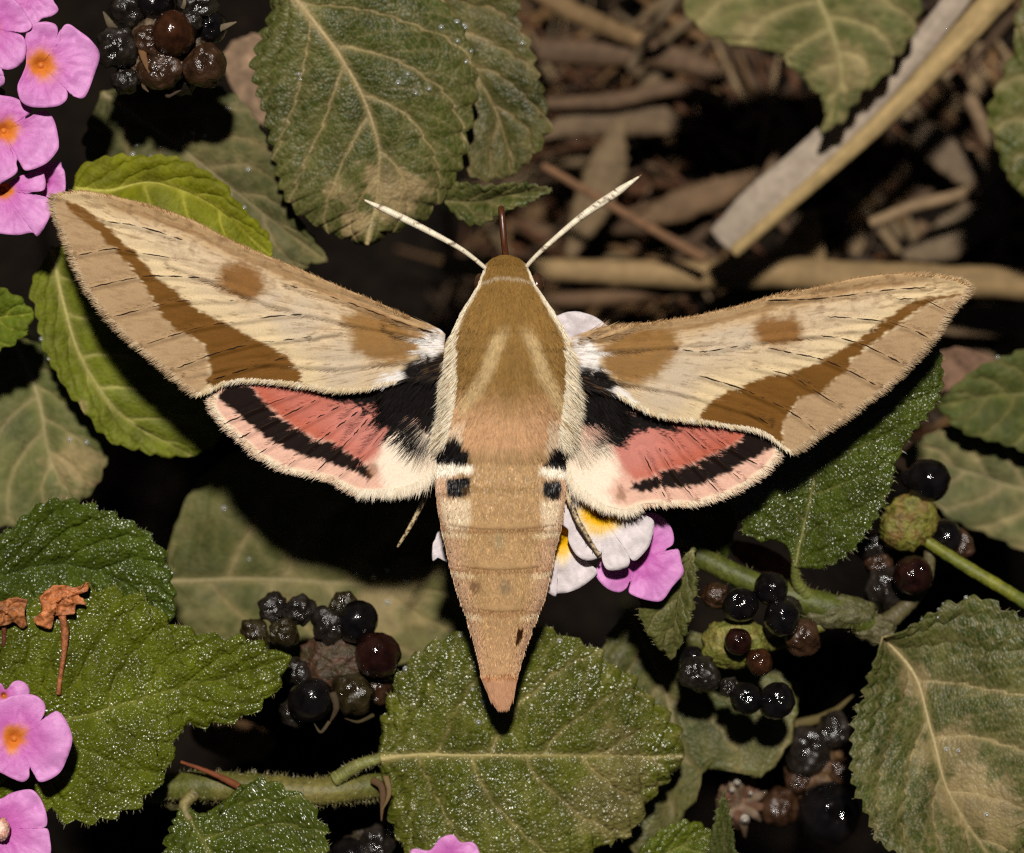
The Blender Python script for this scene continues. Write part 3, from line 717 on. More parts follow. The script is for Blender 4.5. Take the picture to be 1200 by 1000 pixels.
lf['label'] = 'big dusty toothed leaf with pale veins'
fh = core_mesh('fruit_head', bA, 862, 754, -140, 42, 30, 24, (104, 104, 40), 27, (122, 112, 54))
fh['label'] = 'yellow-green warty fruit head with shiny black berries'
for k, bb in enumerate([(868, 709, -110, 21, 'black'), (904, 690, -112, 20, 'black'), (916, 724, -100, 22, 'black'), (865, 752, -100, 17, 'maroon'), (890, 776, -100, 17, 'brown'), (820, 790, -125, 23, 'dry'), (874, 819, -112, 20, 'black'),
        (910, 822, -115, 22, 'black'), (838, 698, -150, 17, 'drybrown'), (940, 746, -130, 24, 'drybrown'), (797, 716, -150, 14, 'black'), (856, 806, -120, 13, 'dry'), (925, 712, -115, 14, 'dry'), (812, 772, -140, 15, 'black')]):
    berry(fh, *bb, 700 + k)
stem_part('stalk', bA, [(900, 756, -150), (935, 744, -158), (975, 728, -162)], [9, 8, 8], ((108, 104, 46), (92, 86, 44)), seed=28)

# branch at the bottom: fuzzy stem, broad wet leaf, small leaf
bB = thing('lantana_branch', 'fuzzy green stem carrying the broad wet leaf below the abdomen tip', 'branch', to_ground(200, 930, -170)[-1])
stem_part('stem', bB, [(170, 925, -165), (230, 922, -150), (300, 924, -140), (370, 928, -140), (430, 922, -150), (470, 918, -160)], [17, 18, 18, 17, 17, 14], ((82, 84, 32), (104, 96, 46)), fuzz=1500, seed=31)
V, F = tube_data(to_ground(205, 935, -168), [16, 15, 16, 18], ns=10); make('stem', V, F, MAT['stem'], bB, col=lin(80, 74, 44))
stem_part('stalk', bB, [(392, 914, -128), (418, 898, -122), (445, 889, -122)], [9, 8, 6], ((112, 112, 58), (122, 118, 66)), fuzz=140, seed=32, hair_len=5)
bract(bB, [(436, 914, -125), (448, 925, -118), (447, 962, -118)], 5, (84, 62, 40), 1)
bract(bB, [(452, 910, -120), (456, 930, -114), (448, 950, -116)], 4, (104, 84, 54), 2)
lf = leaf('leaf', bB, [(443, 890), (483, 885), (533, 885), (634, 885), (734, 885), (800, 887)],
    [(443, 890), (447, 872), (450, 843), (460, 808), (475, 780), (500, 758), (525, 746), (560, 735), (600, 730), (634, 736), (660, 744), (700, 762), (715, 780), (738, 790), (752, 810), (771, 824), (785, 843), (796, 860), (800, 887)],
    [(443, 890), (449, 908), (456, 950), (468, 985), (490, 1015), (540, 1035), (610, 1034), (680, 1010), (705, 990), (734, 980), (747, 964), (756, 943), (772, 923), (786, 908), (800, 887)],
    (-122, -140), lin(78, 90, 26), vein=(165, 150, 96), m='leaf_wet', nveins=5, teeth=19, tooth=9, nu=250, nv=90, dew=2200, seed=33, rugose=2.4, quilt=8, dust=[(720, 910, 50, .28), (700, 950, 60, .25)], dustiness=0.16, sweep=0.42, vw=3.0, hairs=120, side=(-15, -15),
    drops=[(473, 782), (540, 745), (655, 752), (672, 775), (708, 781), (553, 808), (566, 822), (560, 846)])
lf['label'] = 'broad glistening toothed leaf with pale midrib'
stem_part('stalk', bB, [(228, 930, -110), (216, 945, -100), (222, 962, -92)], [8, 7, 5], ((120, 108, 66), (100, 92, 50)), fuzz=60, seed=35, hair_len=5)
leaf('leaf', bB, [(214, 944), (247, 1000), (300, 1070)],
    [(214, 944), (204, 966), (194, 990), (205, 1035), (300, 1070)],
    [(214, 944), (240, 958), (268, 940), (292, 917), (316, 914), (336, 924), (362, 936), (374, 958), (384, 980), (372, 1040), (300, 1070)],
    (-95, -70), lin(68, 84, 28), vein=(120, 120, 62), m='leaf_wet', nveins=5, teeth=15, tooth=7, nu=150, nv=60, dew=700, seed=34, rugose=2.6, hairs=100)
# russet dead twig lying across the fuzzy stem
V, F = tube_data(np.array([M(212, 893, -112), M(240, 903, -113), M(265, 914, -116), M(290, 928, -120)]), [2, 2.6, 4.2, 5], ns=8, n=40, rough=.2)
tag(make('twig', V, F, MAT['straw'], None, col=lin(112, 62, 36), origin=M(290, 928, -120)), 'short russet dead twig lying across the fuzzy green stem', 'twig')

# ------------------------------------------------------------------ flower heads
PINK = (204, 102, 182); PINKL = (222, 148, 208); ORANGE = (228, 132, 52); WHITE = (226, 214, 214); YEL = (244, 186, 8)
def floret(parent, outline, centre, z, kind, eye=0.3, cup=8.0, tilt=(0, 0), seed=0, n=160, nr=18):
    """corolla traced as its lobes, funnel-shaped with a tube below"""
    P = smooth_line(outline, n + 1, closed=True, per=10)[:-1]; c = np.array(centre, float)
    r = np.linspace(0, 1, nr)
    R = np.linalg.norm(P - c, axis=1); Rm = np.median(R)
    XY = c + (P - c)[None] * r[:, None, None]
    rad = np.linalg.norm(XY - c, axis=-1)
    th = np.arctan2(XY[..., 1] - c[1], XY[..., 0] - c[0])
    zz = z - cup * np.exp(-(rad / (0.16 * Rm)) ** 2) * 1.6 + cup * 0.5 * (rad / Rm) ** 1.2 - cup * 0.55 * np.clip(rad / Rm - .75, 0, 2) ** 2 * 2
    zz = zz + 12 * (fbm(XY[..., 0] / 22 + seed, XY[..., 1] / 22, seed) - .5) * np.clip(rad / Rm, 0, 1) + 1.2 * (fbm(XY[..., 0] / 5, XY[..., 1] / 5, seed) - .5)
    zz = zz + (XY[..., 0] - c[0]) * tilt[0] + (XY[..., 1] - c[1]) * tilt[1]
    n1 = fbm(XY[..., 0] / 14, XY[..., 1] / 14, seed + 1); vs = 0.5 + 0.5 * np.sin(th * 38 + 6 * n1)
    q = rad / Rm + 0.25 * (n1 - .5)
    if kind == 'pink':
        base = lin(*PINK)[None, None] * (1 - sstep(.35, 1.15, q)[..., None]) + lin(*PINKL)[None, None] * sstep(.35, 1.15, q)[..., None]
        eyec = lin(*ORANGE); rim = lin(216, 130, 150)
    else:
        base = np.broadcast_to(lin(*WHITE), XY.shape[:2] + (3,)); eyec = lin(*YEL); rim = lin(246, 214, 110)
    base = base * (0.9 + 0.12 * n1 + 0.06 * vs)[..., None]
    q2 = rad / Rm + 0.07 * (vs - .5) * np.clip(rad / Rm * 3, 0, 1) + .3 * (n1 - .5)
    e = sstep(eye * 1.25, eye * 0.75, q2)[..., None]; e2 = sstep(eye * 1.7, eye, q2)[..., None] * .6
    cc = base * (1 - e2) + rim * e2; cc = cc * (1 - e) + eyec * e
    if kind == 'white': cc = cc * (1 - .75 * sstep(eye * .5, eye * .1, q2)[..., None]) + lin(120, 62, 8) * .75 * sstep(eye * .5, eye * .1, q2)[..., None]
    m3 = M(XY[..., 0], XY[..., 1], zz)
    o = make('floret', m3.reshape(-1, 3), grid_faces(nr, n, True), MAT['petal'], parent, col=cc.reshape(-1, 3))
    sm = o.modifiers.new('thickness', 'SOLIDIFY'); sm.thickness = 1.6 * S; sm.offset = 0
    a = M(c[0], c[1], z - cup * 1.2 + tilt[0] * 0)
    V, F = tube_data(np.array([a + [0, 0, 1], a - [0, 0, 18], a - [4, -2, 60]]), [4.2, 4.0, 3.4], ns=10, n=14)
    make('throat_tube', V, F, MAT['petal'], o, col=lin(*(ORANGE if kind == 'pink' else YEL)) * .8)
    return o

def flower_head(label, head, stalk_lean, seed):
    p = to_ground(*head, lean=stalk_lean)
    t = thing('flower_head', label, 'flower', p[-1], 'lantana flower heads')
    V, F = tube_data(p, [7, 7, 8], ns=10, n=40); make('stalk', V, F, MAT['stem'], t, col=lin(84, 92, 40))
    core_mesh('receptacle', t, head[0], head[1], head[2], 26, 26, 22, (70, 80, 34), seed, (92, 96, 44))
    return t

z1 = lambda l: Z(l, 0, 0, 3.447)
fl = flower_head('pink flower head with orange eyes touching the tip of the left forewing', (-10, 130, -85), (0, 0), 41)
floret(fl, z1([(105, 140), (130, 100), (180, 88), (222, 98), (234, 125), (226, 165), (238, 178), (244, 165), (247, 120), (275, 97), (320, 125), (370, 165), (402, 220), (385, 290), (345, 390), (302, 392), (286, 375), (276, 348), (255, 335), (252, 345), (272, 372), (268, 405), (230, 430), (150, 435), (105, 425), (80, 400), (70, 350), (90, 300), (105, 255), (100, 190)]), (165 / 3.447, 265 / 3.447), -18, 'pink', eye=.34, seed=1, tilt=(-.1, 0))
floret(fl, z1([(-60, 400), (20, 388), (80, 405), (130, 446), (104, 470), (102, 486), (112, 492), (150, 458), (185, 448), (220, 490), (238, 580), (225, 620), (180, 665), (105, 690), (84, 660), (76, 640), (66, 660), (70, 694), (30, 725), (-60, 760), (-120, 600)]), (15 / 3.447, 530 / 3.447), -34, 'pink', eye=.3, seed=2, tilt=(-.12, .05))
floret(fl, z1([(-80, 720), (0, 745), (80, 712), (160, 690), (182, 720), (178, 768), (128, 776), (124, 786), (188, 798), (212, 835), (190, 900), (152, 955), (130, 940), (60, 950), (-40, 930), (-100, 850)]), (8 / 3.447, 768 / 3.447), -54, 'pink', eye=.26, seed=3, tilt=(-.05, .05))
floret(fl, z1([(140, 690), (200, 660), (240, 650), (250, 675), (262, 700), (262, 775), (220, 800), (160, 780)]), (185 / 3.447, 740 / 3.447), -74, 'pink', eye=.05, seed=4)
floret(fl, z1([(60, -160), (150, -130), (205, -50), (215, 0), (236, 40), (210, 65), (168, 77), (140, 105), (90, 80), (50, 0), (0, -80)]), (90 / 3.447, -40 / 3.447), -42, 'pink', eye=.2, seed=5)
floret(fl, z1([(-150, -60), (0, -40), (70, 10), (120, 80), (128, 112), (95, 132), (45, 126), (38, 132), (90, 145), (106, 190), (92, 250), (40, 282), (-20, 275), (-30, 300), (15, 310), (10, 345), (-60, 350), (-150, 200)]), (-45 / 3.447, 110 / 3.447), -14, 'pink', eye=.2, seed=6)

z5 = lambda l: Z(l, 0, 780, 4.546)
fl = flower_head('pink flower head over the large glistening leaf', (-15, 900, -75), (0, 0), 42)
floret(fl, z5([(-90, 200), (20, 180), (60, 162), (130, 150), (200, 165), (240, 210), (236, 258), (216, 296), (224, 308), (252, 296), (284, 250), (310, 245), (350, 290), (386, 390), (355, 500), (320, 570), (260, 610), (210, 620), (193, 590), (188, 545), (158, 545), (155, 595), (120, 620), (60, 600), (0, 570), (-120, 520), (-140, 330)]), (75 / 4.546, 780 + 390 / 4.546), -12, 'pink', eye=.27, seed=7)
floret(fl, z5([(30, 130), (70, 88), (110, 82), (145, 105), (156, 150), (100, 185), (-30, 210), (-80, 140), (0, 95)]), (20 / 4.546, 780 + 160 / 4.546), -40, 'pink', eye=.3, seed=8)
floret(fl, z5([(-100, 700), (0, 710), (60, 680), (160, 660), (210, 700), (245, 780), (250, 850), (222, 868), (255, 872), (267, 930), (270, 1000), (230, 1080), (0, 1100), (-120, 1000)]), (0, 780 + 870 / 4.546), -25, 'pink', eye=.12, seed=9)
core_mesh('bud', fl, 2, 972, -8, 9, 13, 9, (226, 190, 170), 43, (214, 150, 130))
fl = flower_head('single pink floret peeping below the broad wet leaf', (532, 1030, -130), (0, 0), 44)
floret(fl, Z([(245, 990), (310, 990), (345, 950), (390, 935), (420, 962), (460, 962), (482, 990), (490, 1060), (400, 1110), (260, 1080)], 400, 666, 2.995), (400 + 375 / 2.995, 666 + 1035 / 2.995), -100, 'pink', eye=.2, seed=10)

z8 = lambda l: Z(l, 620, 560, 5.714)
fl = flower_head('white and pink flower head with yellow eyes beneath the moth', (610, 520, -110), (0, 0), 45)
floret(fl, z8([(250, 40), (400, 20), (600, 90), (745, 170), (740, 210), (695, 240), (690, 268), (722, 262), (770, 250), (828, 280), (836, 330), (810, 440), (780, 490), (722, 550), (688, 552), (672, 522), (670, 522), (674, 570), (640, 608), (540, 620), (503, 590), (489, 535), (508, 502), (485, 498), (470, 530), (430, 550), (370, 550), (310, 510), (262, 420), (262, 350), (220, 300), (200, 150)]), (620 + 480 / 5.714, 560 + 240 / 5.714), -22, 'white', eye=.4, seed=11)
floret(fl, z8([(700, 285), (745, 250), (830, 235), (900, 270), (950, 330), (970, 400), (960, 450), (918, 478), (922, 505), (960, 490), (1000, 480), (1020, 560), (1032, 640), (960, 730), (890, 822), (800, 822), (700, 790), (666, 760), (688, 705), (672, 695), (650, 740), (600, 767), (520, 740), (450, 660), (460, 580), (500, 500), (590, 400)]), (620 + 730 / 5.714, 560 + 530 / 5.714), -58, 'pink', eye=.05, seed=12, tilt=(-.1, -.05))
floret(fl, z8([(120, 330), (210, 318), (272, 340), (257, 410), (290, 470), (350, 550), (400, 582), (456, 622), (440, 660), (350, 730), (260, 768), (188, 775), (175, 796), (100, 740), (20, 600), (40, 430)]), (620 + 210 / 5.714, 560 + 395 / 5.714), -44, 'white', eye=.46, seed=13)
floret(fl, Z([(700, 400), (735, 370), (780, 356), (832, 358), (900, 378), (960, 420), (990, 450), (950, 560), (820, 600), (700, 520)], 480, 280, 4.167), (480 + 830 / 4.167, 280 + 500 / 4.167), -70, 'white', eye=.12, seed=14)
floret(fl, Z([(235, 795), (250, 760), (272, 715), (330, 720), (420, 800), (420, 880), (340, 900), (262, 868), (236, 886)], 460, 480, 5), (460 + 340 / 5, 480 + 810 / 5), -80, 'white', eye=.1, seed=15)
for k, (x, y) in enumerate([(575, 480), (640, 470), (560, 560), (620, 590), (610, 430), (655, 430)]):
    a = np.linspace(0, 2 * np.pi, 30, endpoint=False)
    rr = 34 * (0.75 + 0.25 * np.abs(np.cos(2.0 * a + k)))
    floret(fl, np.stack([x + rr * np.cos(a), y + rr * np.sin(a)], -1), (x, y), -92 - 3 * k, 'white' if k % 2 else 'pink', eye=.3, seed=20 + k, n=60, nr=12)

# ------------------------------------------------------------------ the moth
moth = thing('hawk_moth', 'tan and brown hawk moth with spread wings and pink-and-black hindwings on the flower head', 'moth', M(600, 540, -85))
OL = lin(148, 112, 58); OLD = lin(118, 86, 34); CREAM = lin(250, 236, 208); TAN = lin(180, 144, 100); PK = lin(214, 168, 124); BLK = lin(16, 11, 10); WHT = lin(238, 232, 226)

PROF = np.array([  # y, cx, half width, half height, zc
    (299, 592, 6, 5, 22), (303, 592.5, 16, 12, 24), (309, 593, 23, 20, 24), (320, 593.5, 28, 27, 22), (333, 594, 33, 33, 20), (345, 594.5, 41, 40, 18), (362, 595, 52, 50, 16), (380, 596, 62, 60, 14), (400, 598, 71, 66, 12),
    (425, 599, 73, 70, 10), (450, 599, 73, 72, 8), (475, 597, 73, 72, 6), (500, 592, 74, 70, 4), (520, 589, 75, 67, 2), (545, 587.5, 76, 66, 0), (575, 587, 76, 64, -2), (600, 587, 73, 61, -4), (620, 587.5, 69.5, 58, -6), (640, 587, 64, 54, -9), (670, 587.3, 58, 49, -12),
    (700, 588.5, 49.5, 43, -15), (720, 588, 42, 38, -17), (760, 586.5, 28.5, 27, -22), (790, 585.5, 21, 20, -26), (800, 585.5, 19.5, 18, -27), (815, 587, 14, 13, -29), (828, 588.5, 7, 8, -31), (835, 589, 3, 4, -32)])
def prof(y):
    return [np.interp(y, PROF[:, 0], PROF[:, k]) for k in (1, 2, 3, 4)]
SEGS = [622, 669, 718, 793]

def body_color(x, y):
    P = np.stack([x, y], -1); cx, w, h, zc = prof(y); s = (x - cx) / w
    n = fbm(x / 9, y / 18, 61); nf = fbm(x / 3.5, y / 7, 62)
    wob = 5 * (fbm(x / 6, y / 6, 63) - .5)
    c = np.broadcast_to(OL, (len(x), 3)).copy() * (0.86 + .3 * n)[:, None]
    def put(mask, rgb):
        nonlocal c
        c = c * (1 - mask[:, None]) + rgb * mask[:, None]
    put(sstep(330, 316, y) * .3, OLD)
    # pale collar line behind head
    put(.4 * sstep(3, .5, np.abs(y - (330 - 7 * (1 - (s) ** 2)) + wob * .6)) * (np.abs(s) < .95), CREAM * .75)
    # between the pale stripes the fur is browner, then pinkish tan behind
    put(sstep(438, 506, y + 14 * (n - .5) + 12 * np.abs(s)) * (y < 560), PK)
    ls = [(592, 374), (581, 400), (574, 424), (562, 448), (545, 471)]; rs = [(613, 372), (624, 398), (634, 429), (646, 453), (659, 476)]
    d = np.minimum(seg_dist(P, ls), seg_dist(P, rs)) + wob * .8
    put(.72 * sstep(12, 2, d) * sstep(368, 392, y) * (1 - .0 * y), lin(214, 186, 136))
    put(.35 * sstep(470, 430, y) * sstep(380, 420, y) * sstep(.2, .0, np.abs(s)), OLD)
    # cream side fringe along head and thorax
    put(sstep(.86, .95, np.abs(s) + .06 * (nf - .5)) * (y < 520) * sstep(306, 316, y), CREAM)
    # abdomen
    ab = sstep(512, 528, y + 8 * (n - .5))
    abc = TAN[None] * (0.84 + .34 * nf)[:, None]
    pkside = sstep(.5, .95, np.abs(s)) * .55
    abc = abc * (1 - pkside[:, None]) + lin(206, 166, 140) * pkside[:, None]
    bot = sstep(690, 800, y)[:, None] * .5; abc = abc * (1 - bot) + lin(208, 162, 122) * bot
    c = c * (1 - ab[:, None]) + abc * ab[:, None]
    put(.5 * sstep(480, 500, y) * sstep(530, 514, y) * (np.abs(s) > .62), CREAM)
    # cream patches behind spots
    put(.8 * sstep(3, -5, sd_poly(P, [(518, 581), (552, 583), (553, 604), (548, 622), (524, 622), (518, 600)]) + wob), lin(228, 206, 172))
    put(.8 * sstep(3, -5, sd_poly(P, [(633, 583), (657, 584), (656, 606), (650, 628), (638, 622), (633, 602)]) + wob), lin(228, 206, 172))
    put(sstep(2, -2, sd_poly(P, [(506, 541), (530, 538), (555, 541), (555, 552), (535, 554), (522, 558), (506, 556)]) + wob * .6), lin(238, 226, 204))
    put(sstep(2, -2, sd_poly(P, [(631, 545), (648, 544), (668, 548), (668, 562), (655, 558), (640, 558), (632, 552)]) + wob * .6), lin(238, 226, 204))
    for poly in ([(512, 538), (514, 514), (536, 502), (546, 512), (554, 526), (553, 538), (536, 539)], [(636, 542), (637, 528), (652, 513), (664, 518), (668, 532), (663, 546), (650, 545)],
                 [(523, 559), (551, 557), (551, 576), (540, 581), (524, 580)], [(637, 562), (656, 561), (658, 572), (655, 583), (639, 583), (636, 574)]):
        put(sstep(1.8, -1.8, sd_poly(P, poly) + wob * .5), BLK)
    put(.35 * sstep(5, 1, np.abs(y - 572 + wob)) * (np.abs(s) < .6), OLD)
    # segment edges
    for ys in (622, 669, 718):
        yy = y - ys + 4 * s * s + .5 * wob
        put(.5 * sstep(3.2, .6, np.abs(yy)), lin(132, 84, 46))
        put(.7 * sstep(5, 1, np.abs(yy - 6)) * sstep(.45, .7, np.abs(s)), lin(230, 206, 166))
    put(.8 * sstep(2.4, .6, np.abs(y - 793 + wob * .3)), lin(150, 84, 36))
    put(.75 * sstep(794, 797, y), lin(214, 160, 122))
    put(.7 * sstep(9, 4, np.hypot(x - 557, y - 686) + wob), lin(96, 66, 42))
    put(.6 * sstep(10, 4, np.hypot(x - 592, (y - 687) * .8) + wob), lin(128, 108, 84))
    put(.5 * sstep(8, 3, np.hypot(x - 585, (y - 632) * .5) + wob), lin(150, 140, 108))
    put(sstep(1.2, -.6, sd_poly(P, [(606, 739), (611, 734), (613, 736), (611, 747), (606, 755), (604, 753)])), lin(52, 26, 10))
    return c

def build_body():
    ny, na = 420, 72
    y = np.linspace(299, 835, ny); cx, w, h, zc = prof(y)
    seg = np.zeros(ny)
    for ys in SEGS: seg += 1.2 * np.exp(-((y - ys + 3) / 5) ** 2) - 1.2 * np.exp(-((y - ys - 2.5) / 2.6) ** 2)
    # neck dip between head and thorax
    seg -= 2.0 * np.exp(-((y - 329) / 3.0) ** 2)
    a = np.linspace(0, 2 * np.pi, na, endpoint=False)
    w2 = w + seg * np.clip(w / 50, 0.2, 1); h2 = h + seg * np.clip(w / 50, .2, 1)
    X = cx[:, None] + w2[:, None] * np.sin(a)[None]; Zz = zc[:, None] + h2[:, None] * np.cos(a)[None]; Y = y[:, None] + 0 * a
    Y = Y - 4 * (np.sin(a) ** 2)[None] * sstep(530, 600, Y)
    V = M(X, Y, Zz)
    c = body_color(X.ravel(), y.repeat(na)) * 0.95
    und = (np.cos(a)[None] < -.1) & (Y > 0)
    c = c.reshape(ny, na, 3); c[np.broadcast_to(und, (ny, na))] = lin(214, 190, 160)
    body = make('body', V.reshape(-1, 3), grid_faces(ny, na, True), MAT['body'], moth, col=c.reshape(-1, 3))
    return body
BODY = build_body()

def body_z(x, y):
    cx, w, h, zc = prof(y); s = np.clip((x - cx) / w, -.995, .995)
    return zc + h * np.sqrt(1 - s * s)

def body_fur():
    # thorax and head: soft combed hair
    n = 46000
    y = RS.uniform(300, 530, n); cx, w, h, zc = prof(y); s = np.sin(RS.uniform(-1.45, 1.45, n)); x = cx + s * w
    keep = RS.rand(n) < np.clip(w / 73, .25, 1); x, y, s = x[keep], y[keep], s[keep]; n = len(x)
    z = body_z(x, y); col = body_color(x, y)
    spread = s * .35 + .18 * (fbm(x / 20, y / 20, 70) - .5) * 2
    d = np.stack([spread + RS.normal(0, .14, n), np.ones(n), np.zeros(n)], -1)
    e = 1.5; dzdy = (body_z(x, y + e) - z) / e; dzdx = (body_z(x + e * np.sign(s), y) - z) / e * np.sign(s)
    d[:, 2] = np.clip(dzdy + dzdx * spread, -1.2, 1.2)
    hd = y < 345
    ln = np.where(hd, 5, 10) + RS.uniform(0, 7, n) * np.where(hd, .5, 1) + 4 * sstep(480, 510, y)
    col = col * (1 + RS.normal(0, .12, n))[:, None]
    a1 = strands(M(x, y, z - .5), d, ln, RS.uniform(.9, 1.7, n), col * .9, lift=1.6 + RS.rand(n) * 1.8, seg=2, tipcol=col * 1.08)
    # cream side tufts, long, sweeping back and out over the wing roots
    n = 24000
    y = RS.uniform(352, 512, n); sg = np.where(RS.rand(n) < .5, -1, 1); cx, w, h, zc = prof(y)
    ss = RS.uniform(.84, .985, n); x = cx + sg * w * ss; z = body_z(x, y) - RS.uniform(0, 6, n)
    f = sstep(350, 410, y)
    d = np.stack([sg * (RS.uniform(.0, 1.0, n) * f + .08) + RS.normal(0, .08, n), np.ones(n), -.30 - .3 * RS.rand(n)], -1)
    col = np.where((RS.rand(n) < .85)[:, None], CREAM, lin(206, 176, 130)) * (0.9 + .22 * RS.rand(n))[:, None]
    a2 = strands(M(x, y, z + 2), d, RS.uniform(12, 34, n) * (.3 + .7 * f), RS.uniform(.6, 1.2, n), col * .95, lift=3.0 * f, seg=2, tipcol=col)
    # black shaggy hair from the wing roots over the hindwing bases
    n = 7000
    t = RS.rand(n); sg = np.where(RS.rand(n) < .5, -1, 1)
    x = np.where(sg < 0, 512 - 52 * RS.rand(n), 676 + 40 * RS.rand(n)); y = 428 + 52 * t + np.where(sg > 0, 8, 0); z = 32 - 14 * t
    d = np.stack([sg * RS.uniform(.15, 1.0, n), RS.uniform(.5, 1.0, n), -.35 + .1 * RS.rand(n)], -1)
    col = np.broadcast_to(BLK, (n, 3)) * RS.uniform(.7, 2.2, n)[:, None]
    a4 = strands(M(x, y, z), d, RS.uniform(18, 42, n), RS.uniform(.9, 1.7, n), col, lift=2.0, seg=2)
    # tuft at the very end of the abdomen
    n = 1500
    y = RS.uniform(792, 826, n); cx, w, h, zc = prof(y); s = np.sin(RS.uniform(-1.4, 1.4, n)); x = cx + s * w
    col = lin(216, 164, 126) * (0.85 + .3 * RS.rand(n))[:, None]
    a3 = strands(M(x, y, body_z(x, y) - .5), np.stack([-s * .35 + .12 + RS.normal(0, .08, n), np.ones(n), -.35 + 0 * y], -1), RS.uniform(8, 17, n) * sstep(850, 800, y) + 3, 1.3, col * .9, lift=.8, seg=2, tipcol=col)
    V, F, C = merge([a1, a2, a3, a4])
    stuff(make('fur', V, F, MAT['fur'], BODY, col=C))
    # abdomen scales: short, flat, a few coloured brighter to stand in for golden glints
    n = 26000
    y = RS.uniform(520, 795, n); cx, w, h, zc = prof(y); s = np.sin(RS.uniform(-1.5, 1.5, n)); x = cx + s * w
    keep = RS.rand(n) < np.clip(w / 76, .3, 1); x, y, s = x[keep], y[keep], s[keep]; n = len(x)
    col = body_color(x, y) * (1 + RS.normal(0, .14, n))[:, None]
    e = 1.5; z = body_z(x, y); dzdy = (body_z(x, y + e) - z) / e
    col = col * np.where(RS.rand(n) < .06, 1.5, 1.0)[:, None]
    ln = RS.uniform(3.5, 7.5, n) + 5 * sstep(560, 520, y)
    V, F, C = strands(M(x, y, z - .3), np.stack([s * .1 + RS.normal(0, .1, n), np.ones(n), np.clip(dzdy, -1, 1)], -1), ln, RS.uniform(1.2, 2.3, n), col, lift=.8 + RS.rand(n) * .8, roll=.4)
    stuff(make('scales', V, F, MAT['scale'], BODY, col=C))
body_fur()

# --- wings
def wing_bands(P, terminal, stripe, costal, basal, side):
    x, y = P[:, 0], P[:, 1]
    fine = fbm(x / 2.6, y / 2.6, 80 + side); n = fbm(x / 22, y / 22, 81 + side); m8 = fbm(x / 7, y / 7, 84 + side)
    wob = 4.0 * (fbm(x / 4.5, y / 4.5, 82 + side) - .5) + 2.4 * (fine - .5)
    return fine, n, m8, wob

def combed(P, W):
    b = np.array(W['base'], float); ax = np.array(W['centre'], float) - b; ax /= np.linalg.norm(ax)
    d = P - b; return np.linalg.norm(d, axis=1), np.arctan2(ax[0] * d[:, 1] - ax[1] * d[:, 0], d @ ax) * 300

def forewing_color(P, W, veins=True):
    x, y = P[:, 0], P[:, 1]; sd = W['seed']
    rho, tau = combed(P, W)
    fine = fbm(rho / 11, tau / 1.7, 80 + sd, 2); n = fbm(x / 26, y / 26, 81 + sd); m8 = fbm(x / 8, y / 8, 84 + sd)
    wob = 5.0 * (fbm(x / 6, y / 6, 82 + sd) - .5) + 6.0 * (fbm(rho / 12, tau / 1.6, 87 + sd, 2) - .5)
    base = lin(204, 180, 146)[None] * np.ones((len(P), 1))
    c = base * (0.80 + .34 * fine)[:, None]
    def put(mask, rgb):
        nonlocal c
        mask = np.clip(mask, 0, 1)
        c = c * (1 - mask[:, None]) + rgb * mask[:, None]
    # greyer, worn patches in the middle of the wing
    put(.55 * sstep(.42, .7, n) , lin(198, 176, 146))
    for gx, gy, gr in W['grey']: put(.6 * sstep(gr, gr * .3, np.hypot(x - gx, y - gy) + 20 * (m8 - .5)), lin(194, 176, 152))
    # costal strip: tan brown combed darker
    dc = seg_dist(P, W['costa'])
    put(.75 * sstep(30, 8, dc + 12 * (m8 - .5)), lin(186, 148, 100))
    put(.55 * sstep(5, 1, np.abs(dc - 12) + 4 * (m8 - .5)), lin(128, 94, 58))
    put(.4 * sstep(.6, .75, m8) * sstep(60, 20, dc), lin(120, 88, 54))
    # terminal band
    dt = sd_poly(P, W['term']) + wob
    put(sstep(3, -3, dt), lin(172, 142, 106))
    put(.35 * sstep(3, -3, dt) * sstep(.5, .7, fine), lin(140, 110, 78))
    # pale line before stripe
    ds = sd_poly(P, W['stripe'])
    put(.65 * sstep(34, 6, ds + 10 * (n - .5)) * sstep(-2, 4, dt), lin(220, 196, 152))
    stripe_c = lin(110, 73, 28)[None] * (0.86 + .3 * fine)[:, None] * (1 - .18 * (n - .5))[:, None]
    put(sstep(2.2, -2.2, ds + wob), stripe_c)
    dp = sd_poly(P, W['costal'])
    put(.95 * sstep(8, -7, dp + wob * 1.5), lin(124, 82, 34) * (0.85 + .35 * m8[:, None]))
    db = sd_poly(P, W['basal'])
    put(.9 * sstep(9, -7, db + wob * 1.6), lin(132, 92, 38) * (0.85 + .35 * m8[:, None]))
    for q in W['black']: put(sstep(4, -4, sd_poly(P, q) + .9 * wob), BLK)
    for q in W['white']: put(sstep(6, -3, sd_poly(P, q) + 1.8 * wob), lin(232, 226, 220))
    # dark flecks and veins
    st = fbm(rho / 16, tau / 2.0, 85 + sd, 2)
    fl = sstep(.66, .82, st) * sstep(-4, 6, dt) * sstep(-2, 4, ds)
    put(.5 * fl, lin(122, 92, 62))
    put(.5 * sstep(.6, .75, fbm(rho / 14 + 40, tau / 2.2, 88 + sd, 2)) * sstep(62, 14, dc), lin(132, 98, 62))
    # pale inner margin
    put(.8 * sstep(3.2, .8, seg_dist(P, W['dorsum'])), lin(234, 218, 190))
    put(.3 * sstep(3.5, 1, seg_dist(P, W['termen'])), lin(130, 106, 80))
    return c

